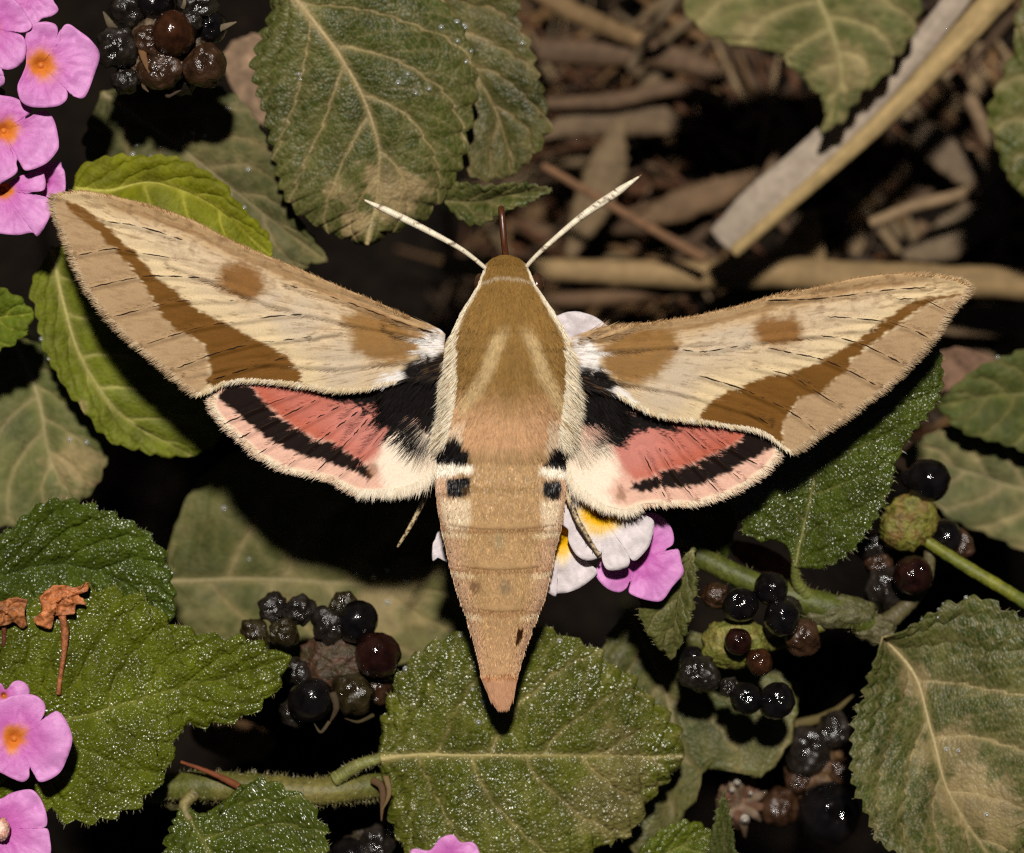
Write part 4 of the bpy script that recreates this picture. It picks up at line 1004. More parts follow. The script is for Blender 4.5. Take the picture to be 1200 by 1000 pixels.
def hind_color(P, W):
    x, y = P[:, 0], P[:, 1]; sd = W['seed']
    rho, tau = combed(P, W)
    fine = fbm(rho / 12, tau / 2.6, 90 + sd, 2); n = .5 * fbm(x / 18, y / 18, 91 + sd) + .5 * fine
    wob = 5.0 * (fbm(x / 6, y / 6, 92 + sd) - .5) + 8 * (fbm(rho / 14, tau / 2.4, 94 + sd, 2) - .5)
    c = lin(222, 176, 154)[None] * (0.86 + .26 * fine)[:, None]
    def put(mask, rgb):
        nonlocal c
        mask = np.clip(mask, 0, 1); c = c * (1 - mask[:, None]) + rgb * mask[:, None]
    d = sd_poly(P, W['red'])
    put(sstep(6, -6, d + wob), lin(186, 108, 92) * (0.84 + .34 * n[:, None]))
    put(.6 * sstep(24, 2, np.abs(sd_poly(P, W['band']))) * sstep(4, -6, d), lin(178, 84, 56))
    put(.55 * sstep(60, 10, np.hypot(x - W['rose'][0], y - W['rose'][1])), lin(204, 136, 124))
    put(sstep(2.4, -2.4, sd_poly(P, W['band']) + wob), lin(25, 14, 10))
    put(sstep(8, -8, sd_poly(P, W['cream']) + 1.5 * wob), lin(240, 222, 198))
    put(sstep(4, -4, sd_poly(P, W['black']) + 2.0 * wob), BLK)
    put(.6 * sstep(9, 3, np.hypot(x - W['olive'][0], (y - W['olive'][1]) * .7) + wob), lin(120, 78, 44))
    put(.8 * sstep(7, 2, seg_dist(P, W['margin'])), lin(240, 216, 186))
    return c

def wing(name, W, colf, nu, nv, zf, nscale, fringe_len, scale_len, label=None):
    top = smooth_line(W['top'], nu); bot = smooth_line(W['bot'], nu)
    v = np.linspace(0, 1, nv)
    XY = top[:, None] * (1 - v)[None, :, None] + bot[:, None] * v[None, :, None]
    P = XY.reshape(-1, 2)
    c = colf(P, W)
    zz = zf(P, W)
    for vn in W['veins'] + W.get('folds', []): zz = zz + 1.6 * np.exp(-(seg_dist(P, vn) / 3) ** 2) - .9 * np.exp(-((seg_dist(P, vn) - 6) / 4) ** 2)
    zz = zz + 2.2 * (fbm(P[:, 0] / 45, P[:, 1] / 45, W['seed']) - .5)
    F = grid_faces(nu, nv)
    V = M(P[:, 0], P[:, 1], zz); g = V.reshape(nu, nv, 3)
    if np.cross(g[1:, :-1] - g[:-1, :-1], g[:-1, 1:] - g[:-1, :-1])[..., 2].mean() > 0: F = F[:, ::-1]
    o = make(name, V, F, MAT['wing'], moth, col=c)
    # fine broken vein lines
    rv = np.random.RandomState(W['seed'] + 300); vp = []
    for vn in W['veins']:
        pl = smooth_line(vn, 120); L = np.linalg.norm(np.diff(pl, axis=0), axis=1).sum(); a0 = 0.0
        while a0 < .97:
            ln_ = rv.uniform(8, 34) / L; a1 = min(1.0, a0 + ln_); ii = np.linspace(a0 * 119, a1 * 119, 8).astype(int)
            if ii[-1] - ii[0] > 3:
                q = pl[ii] + rv.normal(0, .25, (8, 2)); zq = zf(q, W) + 3.0
                dv = seg_dist(q, vn); r = rv.uniform(.45, .95)
                Vt, Ft = tube_data(M(q[:, 0], q[:, 1], zq), [r * .3, r, r * .9, r * .2], ns=5, n=16)
                vp.append((Vt, Ft, lin(46, 32, 24)))
            a0 = a1 + rv.uniform(0, 9) / L
    Vv, Fv, Cv = merge(vp); make('veins', Vv, Fv, MAT['wing'], o, col=Cv)
    # scales over the surface
    rs = np.random.RandomState(W['seed'] + 100)
    e1 = np.linalg.norm(XY[1:, :-1] - XY[:-1, :-1], axis=-1) * np.abs(np.linalg.norm(XY[:-1, 1:] - XY[:-1, :-1], axis=-1))
    pr = e1.ravel() / e1.sum(); k = rs.choice(len(pr), nscale, p=pr); iu, iv = k // (nv - 1), k % (nv - 1)
    fu, fv = rs.rand(nscale), rs.rand(nscale)
    def bil(A): return (A[iu, iv] * ((1 - fu) * (1 - fv))[:, None] + A[iu + 1, iv] * (fu * (1 - fv))[:, None] + A[iu, iv + 1] * ((1 - fu) * fv)[:, None] + A[iu + 1, iv + 1] * (fu * fv)[:, None])
    r2 = bil(XY); r3 = bil(g)
    cs = colf(r2, W)
    b = np.array(W['base']); d = r2 - b; d /= np.linalg.norm(d, axis=1)[:, None] + 1e-6
    ang = (fbm(r2[:, 0] / 30, r2[:, 1] / 30, 5) - .5) * .7 + rs.normal(0, .16, nscale) + W['droop']
    ca, sa = np.cos(ang), np.sin(ang); d = np.stack([d[:, 0] * ca - d[:, 1] * sa, d[:, 0] * sa + d[:, 1] * ca], -1)
    # slope of the wing along d
    e = 3.0; dz = (zf(r2 + d * e, W) - zf(r2, W)) / e
    d3 = np.stack([d[:, 0], d[:, 1], dz], -1)
    near = sstep(170, 60, np.linalg.norm(r2 - b, axis=1))
    ln = scale_len * (0.6 + .8 * rs.rand(nscale)) * (1 + 1.6 * near * W.get('shag', 1))
    lum = (1 + rs.normal(0, .16, nscale))[:, None]
    parts = [strands(r3 + [0, 0, .2], d3, ln, rs.uniform(.8, 1.6, nscale), cs * lum * .92, lift=.3 + .7 * rs.rand(nscale), roll=.22, tipcol=cs * lum * 1.04)]
    # fringe on the margins
    for line, rgb, rgb2, dens, ln0 in W['fringe']:
        pl = smooth_line(line, 400); L = np.linalg.norm(np.diff(pl, axis=0), axis=1).sum(); nf = int(L * dens)
        t = rs.rand(nf) * 398; i = t.astype(int); f = (t - i)[:, None]; r = pl[i] * (1 - f) + pl[i + 1] * f
        T = pl[i + 1] - pl[i]; T /= np.linalg.norm(T, axis=1)[:, None]; Nn = np.stack([-T[:, 1], T[:, 0]], -1)
        ctr = np.array(W['centre']); sg = np.sign(((r - ctr) * Nn).sum(1)); Nn = Nn * sg[:, None]
        dd = r - b; dd /= np.linalg.norm(dd, axis=1)[:, None]
        dd = Nn * .7 + dd * .7 + rs.normal(0, .14, (nf, 2))
        inn = r - Nn * rs.uniform(0, 4, nf)[:, None]
        zr = zf(inn, W)
        cc = np.where((fbm(r[:, 0] / 9, r[:, 1] / 9, 8) + rs.normal(0, .12, nf) > .5)[:, None], lin(*rgb), lin(*rgb2)) * (0.85 + .3 * rs.rand(nf))[:, None]
        parts.append(strands(M(inn[:, 0], inn[:, 1], zr + 1.8), np.stack([dd[:, 0], dd[:, 1], rs.normal(-.05, .12, nf)], -1), ln0 * (0.6 + .8 * rs.rand(nf)), rs.uniform(.8, 1.4, nf), cc, lift=.4))
    Vs, Fs, Cs = merge(parts)
    stuff(make('scales', Vs, Fs, MAT['fur'], o, col=Cs))
    sm = o.modifiers.new('thickness', 'SOLIDIFY'); sm.thickness = 1.5 * S; sm.offset = -1
    if label: o['label'] = label
    return o

LC = [(522, 392), (512, 384), (482, 372), (430, 349), (400, 337), (350, 315), (280, 286), (220, 256), (165, 238), (110, 226), (85, 225), (64, 229)]
LT = [(64, 229), (62, 244), (75, 276), (92, 318), (107, 346), (131, 377), (159, 404), (184, 424), (205, 443), (222, 457), (232, 463)]
LD = [(232, 463), (247, 458), (263, 450), (282, 447), (300, 447), (320, 448), (355, 452), (392, 458), (425, 457), (450, 451), (468, 446), (492, 440), (518, 440)]
RC = [(668, 402), (676, 393), (715, 383), (770, 377), (820, 369), (870, 357), (912, 345), (950, 338), (1000, 327), (1037, 322), (1075, 321), (1100, 323), (1122, 327), (1136, 335)]
RT = [(1136, 335), (1133, 345), (1120, 358), (1109, 371), (1100, 388), (1087, 404), (1072, 421), (1052, 442), (1030, 460), (1010, 475), (990, 490), (968, 504), (950, 516), (940, 524), (927, 530)]
RD = [(927, 530), (917, 525), (905, 515), (888, 506), (870, 502), (850, 499), (820, 494), (790, 491), (767, 486), (745, 476), (722, 462), (700, 456), (675, 452)]

def zfore(P, W):
    b = np.array(W['base']); L = W['len']; t = np.linalg.norm(P - b, axis=1) / L
    dc = seg_dist(P, W['costa'])
    return 34 + 10 * t * (1 - t) * 4 * .6 - 26 * t ** 2 + 5 * np.exp(-(dc / 7) ** 2) - 10 * sstep(30, 160, dc)
def zhind(P, W):
    b = np.array(W['base']); t = np.linalg.norm(P - b, axis=1) / W['len']
    return 13 - 8 * t ** 2 + 2.5 * np.sin(t * 9)

FL = dict(seed=1, base=(590, 404), len=470, centre=(300, 370), droop=-.12, costa=LC, termen=LT, dorsum=LD[:9], top=LC, bot=LD[::-1] + LT[::-1][1:],
    term=LT[::-1] + [(78, 236), (106, 250), (134, 292), (151, 309), (170, 334), (190, 368), (224, 393), (240, 404), (247, 448)],
    stripe=[(78, 236), (106, 250), (126, 267), (145, 284), (162, 301), (182, 323), (207, 343), (229, 362), (257, 376), (282, 388), (310, 402), (335, 417), (350, 433), (356, 455), (250, 460), (247, 448), (246, 424), (240, 404), (224, 393), (204, 385), (190, 368), (179, 351), (170, 334), (151, 309), (134, 292), (114, 270), (92, 253), (78, 243)],
    costal=[(257, 323), (263, 312), (282, 308), (299, 315), (310, 332), (307, 345), (291, 353), (268, 343), (257, 337)],
    basal=[(402, 372), (425, 365), (450, 372), (480, 387), (495, 400), (490, 410), (480, 422), (462, 427), (445, 425), (430, 419), (415, 410), (412, 395), (405, 380)],
    black=[[(468, 436), (482, 424), (497, 412), (535, 412), (535, 460), (474, 452)]], white=[[(494, 398), (502, 389), (516, 386), (520, 404), (508, 416), (494, 410)], [(440, 451), (452, 441), (466, 436), (474, 444), (462, 452), (446, 455)]],
    grey=[(345, 378, 40), (316, 352, 16), (400, 430, 40)],
    veins=[[(92, 299), (131, 292), (160, 296), (200, 302)], [(126, 260), (150, 263), (180, 270), (215, 282)], [(106, 337), (162, 325), (200, 324), (258, 327)], [(134, 371), (190, 357), (225, 352), (275, 352)], [(170, 404), (230, 385), (282, 376), (320, 371), (360, 368)], [(207, 432), (250, 415), (300, 402), (330, 399), (400, 390)], [(250, 445), (290, 432), (333, 419)], [(368, 396), (376, 391), (395, 389)], [(455, 385), (480, 392), (500, 398)], [(340, 335), (400, 352), (470, 378), (508, 390)]],
    folds=[[(500, 395), (420, 380), (330, 360), (200, 310)], [(490, 420), (400, 430), (300, 425), (220, 440)]],
    fringe=[(LT, (176, 148, 114), (200, 174, 138), 2.6, 7), (LD[:11], (240, 226, 200), (222, 200, 160), 3.0, 6), (LC[2:], (150, 112, 70), (180, 142, 98), 1.6, 4)])
FR = dict(seed=2, base=(598, 410), len=470, centre=(890, 420), droop=.12, costa=RC, termen=RT, dorsum=RD[:9], top=RC, bot=RD[::-1] + RT[::-1][1:],
    term=RT + [(917, 522), (917, 495), (935, 467), (975, 447), (997, 422), (1037, 392), (1080, 360), (1130, 345)],
    stripe=[(1128, 344), (1100, 347), (1075, 351), (1057, 361), (1037, 375), (1020, 387), (1000, 402), (970, 419), (947, 430), (925, 437), (900, 441), (882, 447), (857, 457), (837, 467), (825, 480), (818, 496), (900, 520), (917, 524), (915, 507), (917, 495), (927, 480), (935, 467), (960, 460), (975, 447), (992, 435), (997, 422), (1015, 407), (1037, 392), (1057, 377), (1080, 360), (1100, 352)],
    costal=[(885, 395), (882, 380), (895, 372), (925, 370), (937, 377), (940, 390), (935, 402), (912, 407), (897, 404), (887, 399)],
    basal=[(705, 412), (715, 400), (742, 390), (775, 385), (790, 392), (797, 402), (787, 422), (770, 440), (750, 449), (730, 450), (715, 442), (707, 427)],
    black=[[(655, 428), (690, 426), (706, 430), (724, 450), (716, 472), (655, 480)]], white=[[(672, 396), (690, 400), (704, 416), (698, 430), (684, 428), (672, 412)], [(724, 458), (734, 462), (748, 478), (738, 484), (722, 474), (712, 462)]],
    grey=[(845, 395, 40), (800, 430, 34), (780, 455, 40), (872, 392, 16)],
    veins=[[(1050, 350), (1082, 352), (1110, 365)], [(970, 371), (1030, 376), (1065, 385), (1090, 397)], [(940, 392), (977, 395), (1005, 402), (1025, 410), (1055, 425)], [(900, 408), (930, 414), (965, 422), (995, 435), (1027, 452)], [(880, 430), (922, 439), (950, 455), (980, 474)], [(820, 440), (870, 456), (912, 475), (937, 490), (957, 505)], [(877, 481), (900, 497)], [(799, 410), (825, 412), (870, 405)], [(688, 395), (694, 397)], [(702, 398), (718, 393), (735, 385)], [(900, 352), (960, 350), (1040, 340), (1090, 337)]],
    folds=[[(690, 410), (780, 405), (880, 400), (1020, 385)], [(700, 440), (800, 460), (900, 490)]],
    fringe=[(RT, (176, 148, 114), (200, 174, 138), 2.6, 7), (RD[:11], (240, 226, 200), (222, 200, 160), 3.0, 6), (RC[2:], (150, 112, 70), (180, 142, 98), 1.6, 4)])
wing('forewing', FL, forewing_color, 330, 132, zfore, 52000, 7, 8.5)
wing('forewing', FR, forewing_color, 330, 132, zfore, 52000, 7, 8.5)

zh = lambda l: Z(l, 230, 350, 4); zr = lambda l: Z(l, 650, 350, 4)
LHM = [(252, 462), (249, 472), (252, 482), (262, 495), (280, 512), (302, 532), (325, 545), (337, 551), (365, 556), (390, 562), (405, 570), (420, 577), (442, 577), (460, 576), (482, 571), (500, 561), (510, 548), (516, 525)]
LHT = [(252, 462), (262, 450), (300, 438), (360, 432), (420, 430), (470, 425), (515, 425)]
HL = dict(seed=3, base=(545, 445), len=280, centre=(400, 500), droop=0.0, top=LHT, bot=LHM + [(518, 500)], margin=LHM[:14],
    band=zh([(150, 410), (250, 405), (310, 480), (400, 560), (470, 610), (560, 660), (630, 670), (690, 710), (770, 760), (835, 835), (800, 855), (760, 812), (690, 795), (600, 755), (500, 740), (430, 705), (370, 680), (290, 620), (220, 570), (180, 520), (120, 485), (105, 455)]),
    red=zh([(250, 395), (310, 480), (400, 560), (470, 610), (560, 660), (630, 670), (690, 710), (770, 765), (850, 740), (900, 640), (950, 560), (900, 380)]), rose=(425, 500),
    cream=zh([(940, 590), (1020, 510), (1200, 480), (1120, 930), (900, 930), (870, 850), (850, 760), (880, 690)]),
    black=zh([(590, 450), (640, 430), (800, 420), (930, 330), (1140, 330), (1140, 560), (1100, 640), (1040, 660), (970, 650), (900, 610), (850, 575), (870, 510), (760, 495), (650, 490)]), olive=(437, 553),
    veins=[[(262, 497), (300, 480), (352, 459)], [(280, 514), (330, 489), (372, 468)], [(303, 532), (350, 502), (398, 476)], [(336, 547), (380, 512), (420, 482)], [(370, 553), (405, 520), (432, 490)], [(395, 560), (425, 535), (455, 500)]],
    fringe=[(LHM[:12], (244, 228, 200), (236, 208, 176), 3.2, 6), (LHM[11:], (240, 224, 196), (244, 230, 206), 6, 11)], shag=2.2)
RHM = [(908, 516), (911, 523), (910, 535), (895, 552), (875, 567), (850, 580), (825, 587), (810, 591), (787, 590), (762, 590), (750, 592), (735, 598), (720, 596), (705, 591), (688, 580), (672, 567), (664, 548), (662, 520)]
RHT = [(908, 516), (880, 498), (830, 484), (780, 470), (740, 455), (700, 440), (664, 432)]
HR = dict(seed=4, base=(636, 448), len=260, centre=(770, 530), droop=0.0, top=RHT, bot=RHM + [(662, 500)], margin=RHM[:13],
    band=zr([(1030, 665), (900, 625), (870, 670), (790, 710), (720, 740), (640, 780), (560, 800), (490, 810), (460, 840), (380, 860), (355, 890), (420, 912), (500, 880), (600, 885), (660, 880), (730, 850), (830, 800), (900, 760), (960, 730), (1025, 700)]),
    red=zr([(900, 590), (890, 650), (790, 710), (720, 740), (640, 780), (560, 800), (490, 810), (450, 840), (380, 850), (320, 800), (280, 720), (330, 620), (460, 540)]), rose=(745, 520),
    cream=zr([(-40, 520), (140, 570), (250, 650), (270, 720), (310, 820), (270, 880), (240, 910), (330, 1010), (60, 1000), (20, 800)]),
    black=zr([(330, 520), (400, 535), (480, 560), (600, 585), (612, 612), (520, 632), (460, 615), (380, 620), (330, 690), (290, 690), (240, 682), (200, 722), (150, 690), (100, 600), (110, 480), (170, 330), (310, 400), (330, 470)]), olive=(728, 578),
    veins=[[(888, 545), (850, 522), (822, 500)], [(868, 562), (845, 542), (800, 502)], [(842, 577), (815, 548), (783, 510)], [(812, 583), (790, 555), (772, 525)], [(780, 584), (768, 560), (752, 528)]],
    fringe=[(RHM[:12], (244, 228, 200), (236, 208, 176), 3.2, 6), (RHM[10:], (240, 224, 196), (244, 230, 206), 6, 11)], shag=2.2)
wing('hindwing', HL, hind_color, 220, 92, zhind, 26000, 7, 9.0)
wing('hindwing', HR, hind_color, 220, 92, zhind, 26000, 7, 9.0)

# --- antennae, proboscis, eyes, legs
def antenna(pts, radii, seed):
    path = np.array([M(*p) for p in pts]); V, F = tube_data(path, radii, ns=12, n=150)
    t = np.repeat(np.linspace(0, 1, 150), 12); t = np.concatenate([t, [0, 1]])
    c = lin(232, 218, 190)[None] * (0.78 + .3 * ((t * 70) % 1 > .35))[:, None]
    dk = sstep(.62, .72, fbm(t * 30, V[:, 1] / 4, seed)) * .8 * (t > .12)
    c = c * (1 - dk[:, None]) + lin(96, 66, 44) * dk[:, None]
    c = np.where((t > .975)[:, None], lin(120, 88, 54), c)
    return make('antenna', V, F, MAT['antenna'], BODY, col=c)
antenna([(572, 318, 28), (566, 312, 34), (540, 292, 42), (500, 270, 46), (460, 250, 44), (436, 239, 42), (424, 233, 40)], [2.4, 2.7, 3.2, 3.8, 4.4, 4.0, .8], 1)
antenna([(616, 316, 28), (620, 309, 34), (640, 289, 42), (680, 255, 46), (715, 231, 44), (738, 215, 42), (752, 205, 40)], [2.4, 2.7, 3.2, 3.8, 5.0, 4.6, .7], 2)
V, F = tube_data(np.array([M(593, 306, 20), M(591, 285, 27), M(589, 262, 27), M(587.6, 249, 24), M(587.3, 245, 14), M(587.6, 247, -10), M(589, 262, -45), M(592, 300, -80), M(600, 350, -98), M(608, 400, -102)]), [3.9, 3.9, 3.8, 3.7, 3.4, 2.8, 2.2, 1.8, 1.6, 1.4], ns=14, n=130)
th = np.tile(np.arange(14), 130); c = np.where(((th % 7) < 2)[:, None], lin(30, 15, 9), lin(80, 42, 22)); c = np.vstack([c, c[:2]])
make('proboscis', V, F, MAT['proboscis'], BODY, col=c)
for (x, y) in ((563, 335), (629, 335)):
    nu, nv = 20, 28
    T, Pp = np.meshgrid(np.linspace(0, np.pi, nu), np.linspace(0, 2 * np.pi, nv, endpoint=False), indexing='ij')
    V = M(x, y, 10) + (np.stack([np.sin(T) * np.cos(Pp) * 8.5, np.sin(T) * np.sin(Pp) * 15, np.cos(T) * 15], -1)).reshape(-1, 3)
    make('eye', V, grid_faces(nu, nv, True), MAT['eye'], BODY)
def leg(pts, radii, seed, spines=26):
    path = np.array([M(*p) for p in pts]); V, F = tube_data(path, radii, ns=10, n=90, rough=.15, seed=seed, smooth=False)
    n = fbm(V[:, 0] / 2.2, V[:, 1] / 2.2, seed)
    c = lin(196, 172, 132)[None] * (1 - sstep(.45, .65, n))[:, None] + lin(58, 40, 28)[None] * sstep(.45, .65, n)[:, None]
    rs = np.random.RandomState(seed); k = rs.randint(0, 900, spines); tdir = path[-1] - path[-2]; tdir /= np.linalg.norm(tdir)
    d = tdir + rs.normal(0, .5, (spines, 3))
    Vs, Fs, Cs = strands(V[k], d, rs.uniform(4, 8, spines), 1.0, np.broadcast_to(lin(60, 42, 28), (spines, 3)), lift=.5)
    Va, Fa, Ca = merge([(V, F, c), (Vs, Fs, Cs)])
    return make('leg', Va, Fa, MAT['leg'], moth, col=Ca)
leg([(545, 500, -45), (515, 545, -40), (507, 566, -34), (490, 600, -50), (478, 622, -56), (466, 641, -64)], [5, 5, 3.4, 2.8, 2.4, 1.6], 1)
leg([(630, 505, -45), (655, 560, -14), (664, 580, -4), (678, 612, 0), (690, 632, -4), (703, 653, -14)], [5, 5, 3.4, 3.2, 2.6, 2], 2)
leg([(560, 440, -45), (545, 450, -70), (565, 480, -92)], [5, 4, 2], 3, 10)
leg([(640, 440, -45), (658, 450, -70), (640, 472, -92)], [5, 4, 2], 4, 10)
leg([(575, 380, -35), (560, 390, -60), (600, 430, -95)], [5, 4, 2], 5, 10)
leg([(620, 380, -35), (636, 392, -60), (612, 432, -95)], [5, 4, 2], 6, 10)

# ------------------------------------------------------------------ dried flowers on the leaf
def crumple(name, parent, outline, centre, z, rgb, seed, amp=10):
    n, nr = 90, 14
    P = smooth_line(outline, n + 1, closed=True)[:-1]; c = np.array(centre, float); r = np.linspace(0, 1, nr)
    XY = c + (P - c)[None] * r[:, None, None]
    zz = z + amp * 2 * (fbm(XY[..., 0] / 9 + seed, XY[..., 1] / 7, seed) - .5) + 6 * (1 - r)[:, None]
    nn = fbm(XY[..., 0] / 5, XY[..., 1] / 8, seed + 1)
    cc = lin(*rgb)[None, None] * (0.55 + .9 * nn)[..., None]
    o = make(name, M(XY[..., 0], XY[..., 1], zz).reshape(-1, 3), grid_faces(nr, n, True), MAT['dryflower'], parent, col=cc.reshape(-1, 3))
    sm = o.modifiers.new('thickness', 'SOLIDIFY'); sm.thickness = 2 * S
    return o
z6 = lambda l: Z(l, 0, 666, 2.995)
t = thing('dried_flower', 'withered orange-brown flower with a thin stalk lying on the large glistening leaf', 'dried flower', M(72, 755, -82))
crumple('petal', t, z6([(140, 100), (185, 65), (230, 60), (270, 70), (312, 50), (305, 80), (275, 95), (303, 125), (265, 130), (262, 160), (225, 165), (190, 170), (180, 212), (140, 205), (118, 180), (145, 150)]), (200 / 2.995, 666 + 115 / 2.995), -58, (178, 108, 62), 1)
V, F = tube_data(np.array([M(73, 722, -62), M(76, 740, -66), M(75, 765, -68), M(70, 798, -72), M(69, 814, -74)]), [4.5, 4.8, 3.2, 2.8, 3.2], ns=10, n=50, rough=.15)
make('stalk', V, F, MAT['dryflower'], t, col=lin(150, 88, 50))
t = thing('dried_flower', 'torn withered brown flower hooked over the leaf edge, a dark stub below', 'dried flower', M(5, 745, -95))
crumple('petal', t, z6([(-60, 110), (0, 115), (40, 105), (85, 108), (95, 120), (85, 150), (95, 200), (75, 212), (50, 190), (20, 200), (-60, 210)]), (20 / 2.995, 666 + 155 / 2.995), -64, (150, 92, 50), 2)
V, F = tube_data(np.array([M(4, 728, -72), M(5, 742, -76), M(4, 757, -80)]), [4, 3, 2.6], ns=8, n=20)
make('stalk', V, F, MAT['dryflower'], t, col=lin(96, 50, 30))

# ------------------------------------------------------------------ dry litter, upper right
def stick(name, label, cat, pts, widths, rgb, flat=.8, seed=0, group='dry stems and leaves in the litter', rough=.14, lie=True):
    path = np.array([M(*p) for p in pts])
    V, F = tube_data(path, np.array(widths) / 2.0 * 1.1, ns=14, n=90, flat=flat, rough=rough, seed=seed)
    L = np.repeat(np.arange(90), 14); th = np.tile(np.arange(14), 90)
    n = fbm(th * 1.7 + seed, L * .05, seed); n2 = fbm(L * .25, th * .3, seed + 2)
    c = lin(*rgb)[None] * (0.55 + .75 * n + .2 * n2)[:, None]; c = np.vstack([c, c[:2]])
    o = make(name, V, F, MAT['straw'], None, col=c, origin=path[0])
    tag(o, label, cat, group); return o
t = thing('dry_culm', 'thick straw-coloured grass culm slanting over the litter, with a pale flattened sheath', 'dry stem', M(862, 296, -560))
path = np.array([M(1210, -45, -450), M(1163, 4, -460), M(1067, 108, -480), M(1010, 164, -500), M(940, 226, -530), M(860, 296, -565)])
V, F = tube_data(path, [19, 18, 14, 11, 9, 8], ns=18, n=140, flat=.85, rough=.05)
th = np.tile(np.arange(18), 140); L = np.repeat(np.arange(140), 18); c = lin(172, 146, 100)[None] * (0.6 + .6 * fbm(th * 1.3, L * .03, 4))[:, None]
make('culm', V, F, MAT['straw'], t, col=np.vstack([c, c[:2]]))
path = np.array([M(1150, -40, -472), M(1090, 40, -485), M(1020, 118, -505), M(950, 188, -530), M(892, 238, -550), M(848, 284, -575)])
V, F = tube_data(path, [16, 16, 17, 24, 27, 24], ns=18, n=140, flat=.3, rough=.06)
c = lin(166, 150, 132)[None] * (0.62 + .55 * fbm(th * 1.9, L * .04, 6))[:, None]
make('sheath', V, F, MAT['straw'], t, col=np.vstack([c, c[:2]]))

G = None
stick('dry_stick', 'long horizontal brown stick behind the right forewing', 'stick', [(520, 312, -740), (640, 316, -735), (800, 322, -725), (900, 320, -715), (1050, 326, -680), (1260, 336, -610)], [24, 28, 36, 38, 38, 40], (134, 110, 76), seed=1)
stick('twig', 'thin russet twig pointing from the right antenna to the horizontal stick', 'twig', [(636, 194, -620), (700, 232, -630), (760, 266, -640), (826, 304, -650)], [9, 11, 12, 11], (112, 82, 58), seed=2)
stick('dry_stick', 'greyish tan stick between the dusty leaf and the fork of litter', 'stick', [(600, -30, -730), (660, 8, -730), (720, 36, -740), (760, 52, -750)], [24, 26, 24, 20], (118, 94, 64), seed=3)
stick('twig', 'grey tapering twig leaning on the tan stick', 'twig', [(800, -20, -640), (775, 22, -660), (752, 56, -730), (738, 82, -750)], [14, 14, 13, 10], (104, 88, 68), seed=4)
stick('dry_stick', 'broad brown stem lying under the grey tapering twig', 'stick', [(630, 60, -770), (700, 62, -770), (780, 66, -770), (850, 92, -775)], [30, 36, 34, 24], (92, 72, 54), seed=5)
stick('twig', 'bent brown twig hooked over in the dark hollow below the dusty leaf', 'twig', [(858, 282, -730), (880, 244, -730), (905, 196, -725), (928, 160, -720), (908, 128, -720), (862, 150, -730)], [20, 18, 16, 16, 15, 12], (98, 78, 60), seed=6)
stick('twig', 'pale twig rising through the dead leaf beyond the culm', 'twig', [(1020, 262, -660), (1070, 242, -660), (1130, 226, -660), (1170, 200, -665)], [13, 15, 14, 12], (124, 102, 76), seed=7)
stick('twig', 'short grey twig pointing at the warty green leaf', 'twig', [(1118, 88, -640), (1140, 124, -645), (1160, 170, -650), (1172, 196, -660)], [16, 18, 17, 10], (112, 92, 70), seed=8)
stick('dry_stick', 'flat brown stem below the horizontal stick, next to the right shoulder', 'stick', [(600, 352, -755), (700, 350, -755), (780, 338, -760), (860, 330, -770)], [16, 20, 24, 16], (92, 70, 50), seed=9)
stick('dry_stick', 'faint brown stem crossing behind the russet twig', 'stick', [(640, 122, -780), (720, 118, -775), (790, 104, -770), (850, 118, -770)], [14, 20, 20, 14], (92, 72, 54), seed=10)
stick('dry_stick', 'pale broken stem below the horizontal stick at the wing tip', 'stick', [(1090, 372, -770), (1140, 376, -770), (1240, 372, -770)], [36, 42, 40], (112, 92, 70), seed=11, flat=.4)

def dead_leaf(label, outline, centre, z, rgb, seed, group='dry stems and leaves in the litter', amp=14):
    n, nr = 80, 16
    P = smooth_line(outline, n + 1, closed=True)[:-1]; c = np.array(centre, float); r = np.linspace(0, 1, nr)
    P = P + 4 * (fbm(P[:, :1] / 8, P[:, 1:] / 8, seed) - .5)
    XY = c + (P - c)[None] * r[:, None, None]
    zz = z + amp * 2 * (fbm(XY[..., 0] / 40 + seed, XY[..., 1] / 40, seed) - .5)
    nn = fbm(XY[..., 0] / 14, XY[..., 1] / 10, seed + 1)
    cc = lin(*rgb)[None, None] * (0.6 + .8 * nn)[..., None]
    o = make('dead_leaf', M(XY[..., 0], XY[..., 1], zz).reshape(-1, 3), grid_faces(nr, n, True), MAT['deadleaf'], None, col=cc.reshape(-1, 3), origin=M(c[0], c[1], z))
    sm = o.modifiers.new('thickness', 'SOLIDIFY'); sm.thickness = 3 * S
    tag(o, label, 'dead leaf', group); return o
dead_leaf('tan triangular dead leaf propped at the foot of the pale sheath', [(905, 318), (925, 270), (948, 245), (960, 255), (962, 322)], (940, 290), -760, (136, 112, 80), 1)
stick('dead_leaf', 'grey-brown dead leaf behind the short grey twig', 'dead leaf', [(1050, 140, -762), (1090, 165, -760), (1130, 195, -758), (1180, 240, -765)], [10, 46, 44, 10], (100, 84, 66), flat=.2, seed=34, rough=.3)
stick('dead_leaf', 'broad grey dead leaf by the right end of the horizontal stick', 'dead leaf', [(1060, 300, -780), (1100, 285, -775), (1140, 262, -775), (1180, 250, -780)], [12, 50, 54, 16], (104, 88, 68), flat=.2, seed=35, rough=.3)
stick('dead_leaf', 'brown dead leaf crossed by the russet twig', 'dead leaf', [(668, 300, -790), (690, 250, -786), (712, 195, -784), (728, 140, -790)], [14, 46, 50, 10], (104, 86, 62), flat=.2, seed=31, rough=.3)
stick('dead_leaf', 'narrow brown dead leaf between russet twig and hooked twig', 'dead leaf', [(745, 262, -792), (800, 240, -790), (850, 222, -790), (890, 200, -795)], [8, 40, 36, 8], (98, 76, 54), flat=.2, seed=32, rough=.3)
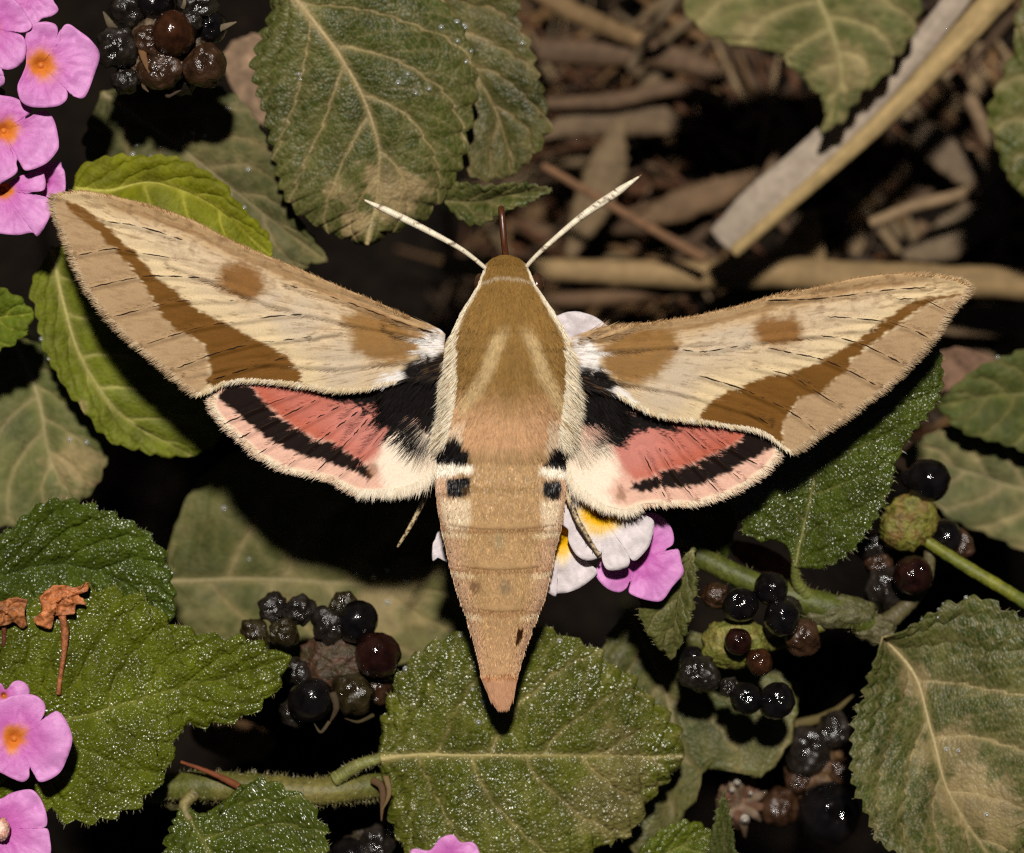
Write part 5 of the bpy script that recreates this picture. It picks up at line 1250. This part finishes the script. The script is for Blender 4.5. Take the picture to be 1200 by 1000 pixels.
stick('dead_leaf', 'large greyish dead leaf under the faint brown stem', 'dead leaf', [(630, 160, -800), (690, 140, -798), (750, 138, -798), (820, 150, -802)], [10, 44, 48, 8], (98, 80, 60), flat=.2, seed=33, rough=.3)
dead_leaf('pinkish brown dead leaf beside the tip edge of the right forewing', [(1085, 425), (1120, 408), (1160, 418), (1160, 445), (1120, 458), (1090, 452)], (1125, 434), -400, (108, 82, 64), 7)
dead_leaf('tan dead leaf showing through the gap under the large glistening leaf', [(225, 850), (262, 842), (312, 856), (320, 880), (285, 892), (235, 876)], (272, 866), -430, (112, 84, 54), 8)
dead_leaf('pale tan dead leaf showing between the dried berry cluster and the large dusty-tipped leaf', [(262, 60), (300, 40), (330, 70), (325, 150), (300, 140), (270, 100)], (298, 90), -380, (128, 104, 82), 10)
dead_leaf('russet dead leaf scrap beneath the green stem of the berry branch', [(860, 634), (900, 642), (930, 664), (922, 678), (880, 666), (858, 648)], (895, 656), -250, (122, 74, 46), 9)

# random small litter lying on the bank, each scrap on the soil
def litter():
    rs = np.random.RandomState(12); parts = []
    for k in range(620):
        x = rs.uniform(520, 1350); y = rs.uniform(-150, 520); a = rs.uniform(0, np.pi); L = rs.uniform(50, 240); w = rs.uniform(3, 9)
        if rs.rand() < .25: w = rs.uniform(9, 20); L = rs.uniform(30, 90)
        t = np.linspace(-.5, .5, 5); px = x + t * L * np.cos(a); py = y + t * L * np.sin(a) + rs.normal(0, 4) * np.cos(t * 5)
        pz = ground_z(px, py); zc = pz.max() + rs.uniform(-4, 22)
        V, F = tube_data(np.stack([px, py, .4 * pz + .6 * zc], -1), [w * .5, w, w * .4], ns=7, n=12, flat=.5, rough=.15, seed=k)
        g = rs.rand()
        rgb = np.array([(112, 84, 54), (96, 74, 54), (86, 56, 36), (120, 100, 74), (70, 54, 40)][rs.randint(5)]) * rs.uniform(.75, 1.1)
        parts.append((V, F, lin(*rgb) * np.ones((len(V), 1)) * (0.7 + .6 * fbm(V[:, 0] / 12, V[:, 1] / 12, k))[:, None]))
    V, F, C = merge(parts)
    o = make('litter', V, F, MAT['straw'], None, col=C); o['kind'] = 'stuff'; o['label'] = 'loose scraps of straw and stalk on the soil'; o['category'] = 'litter'
litter()
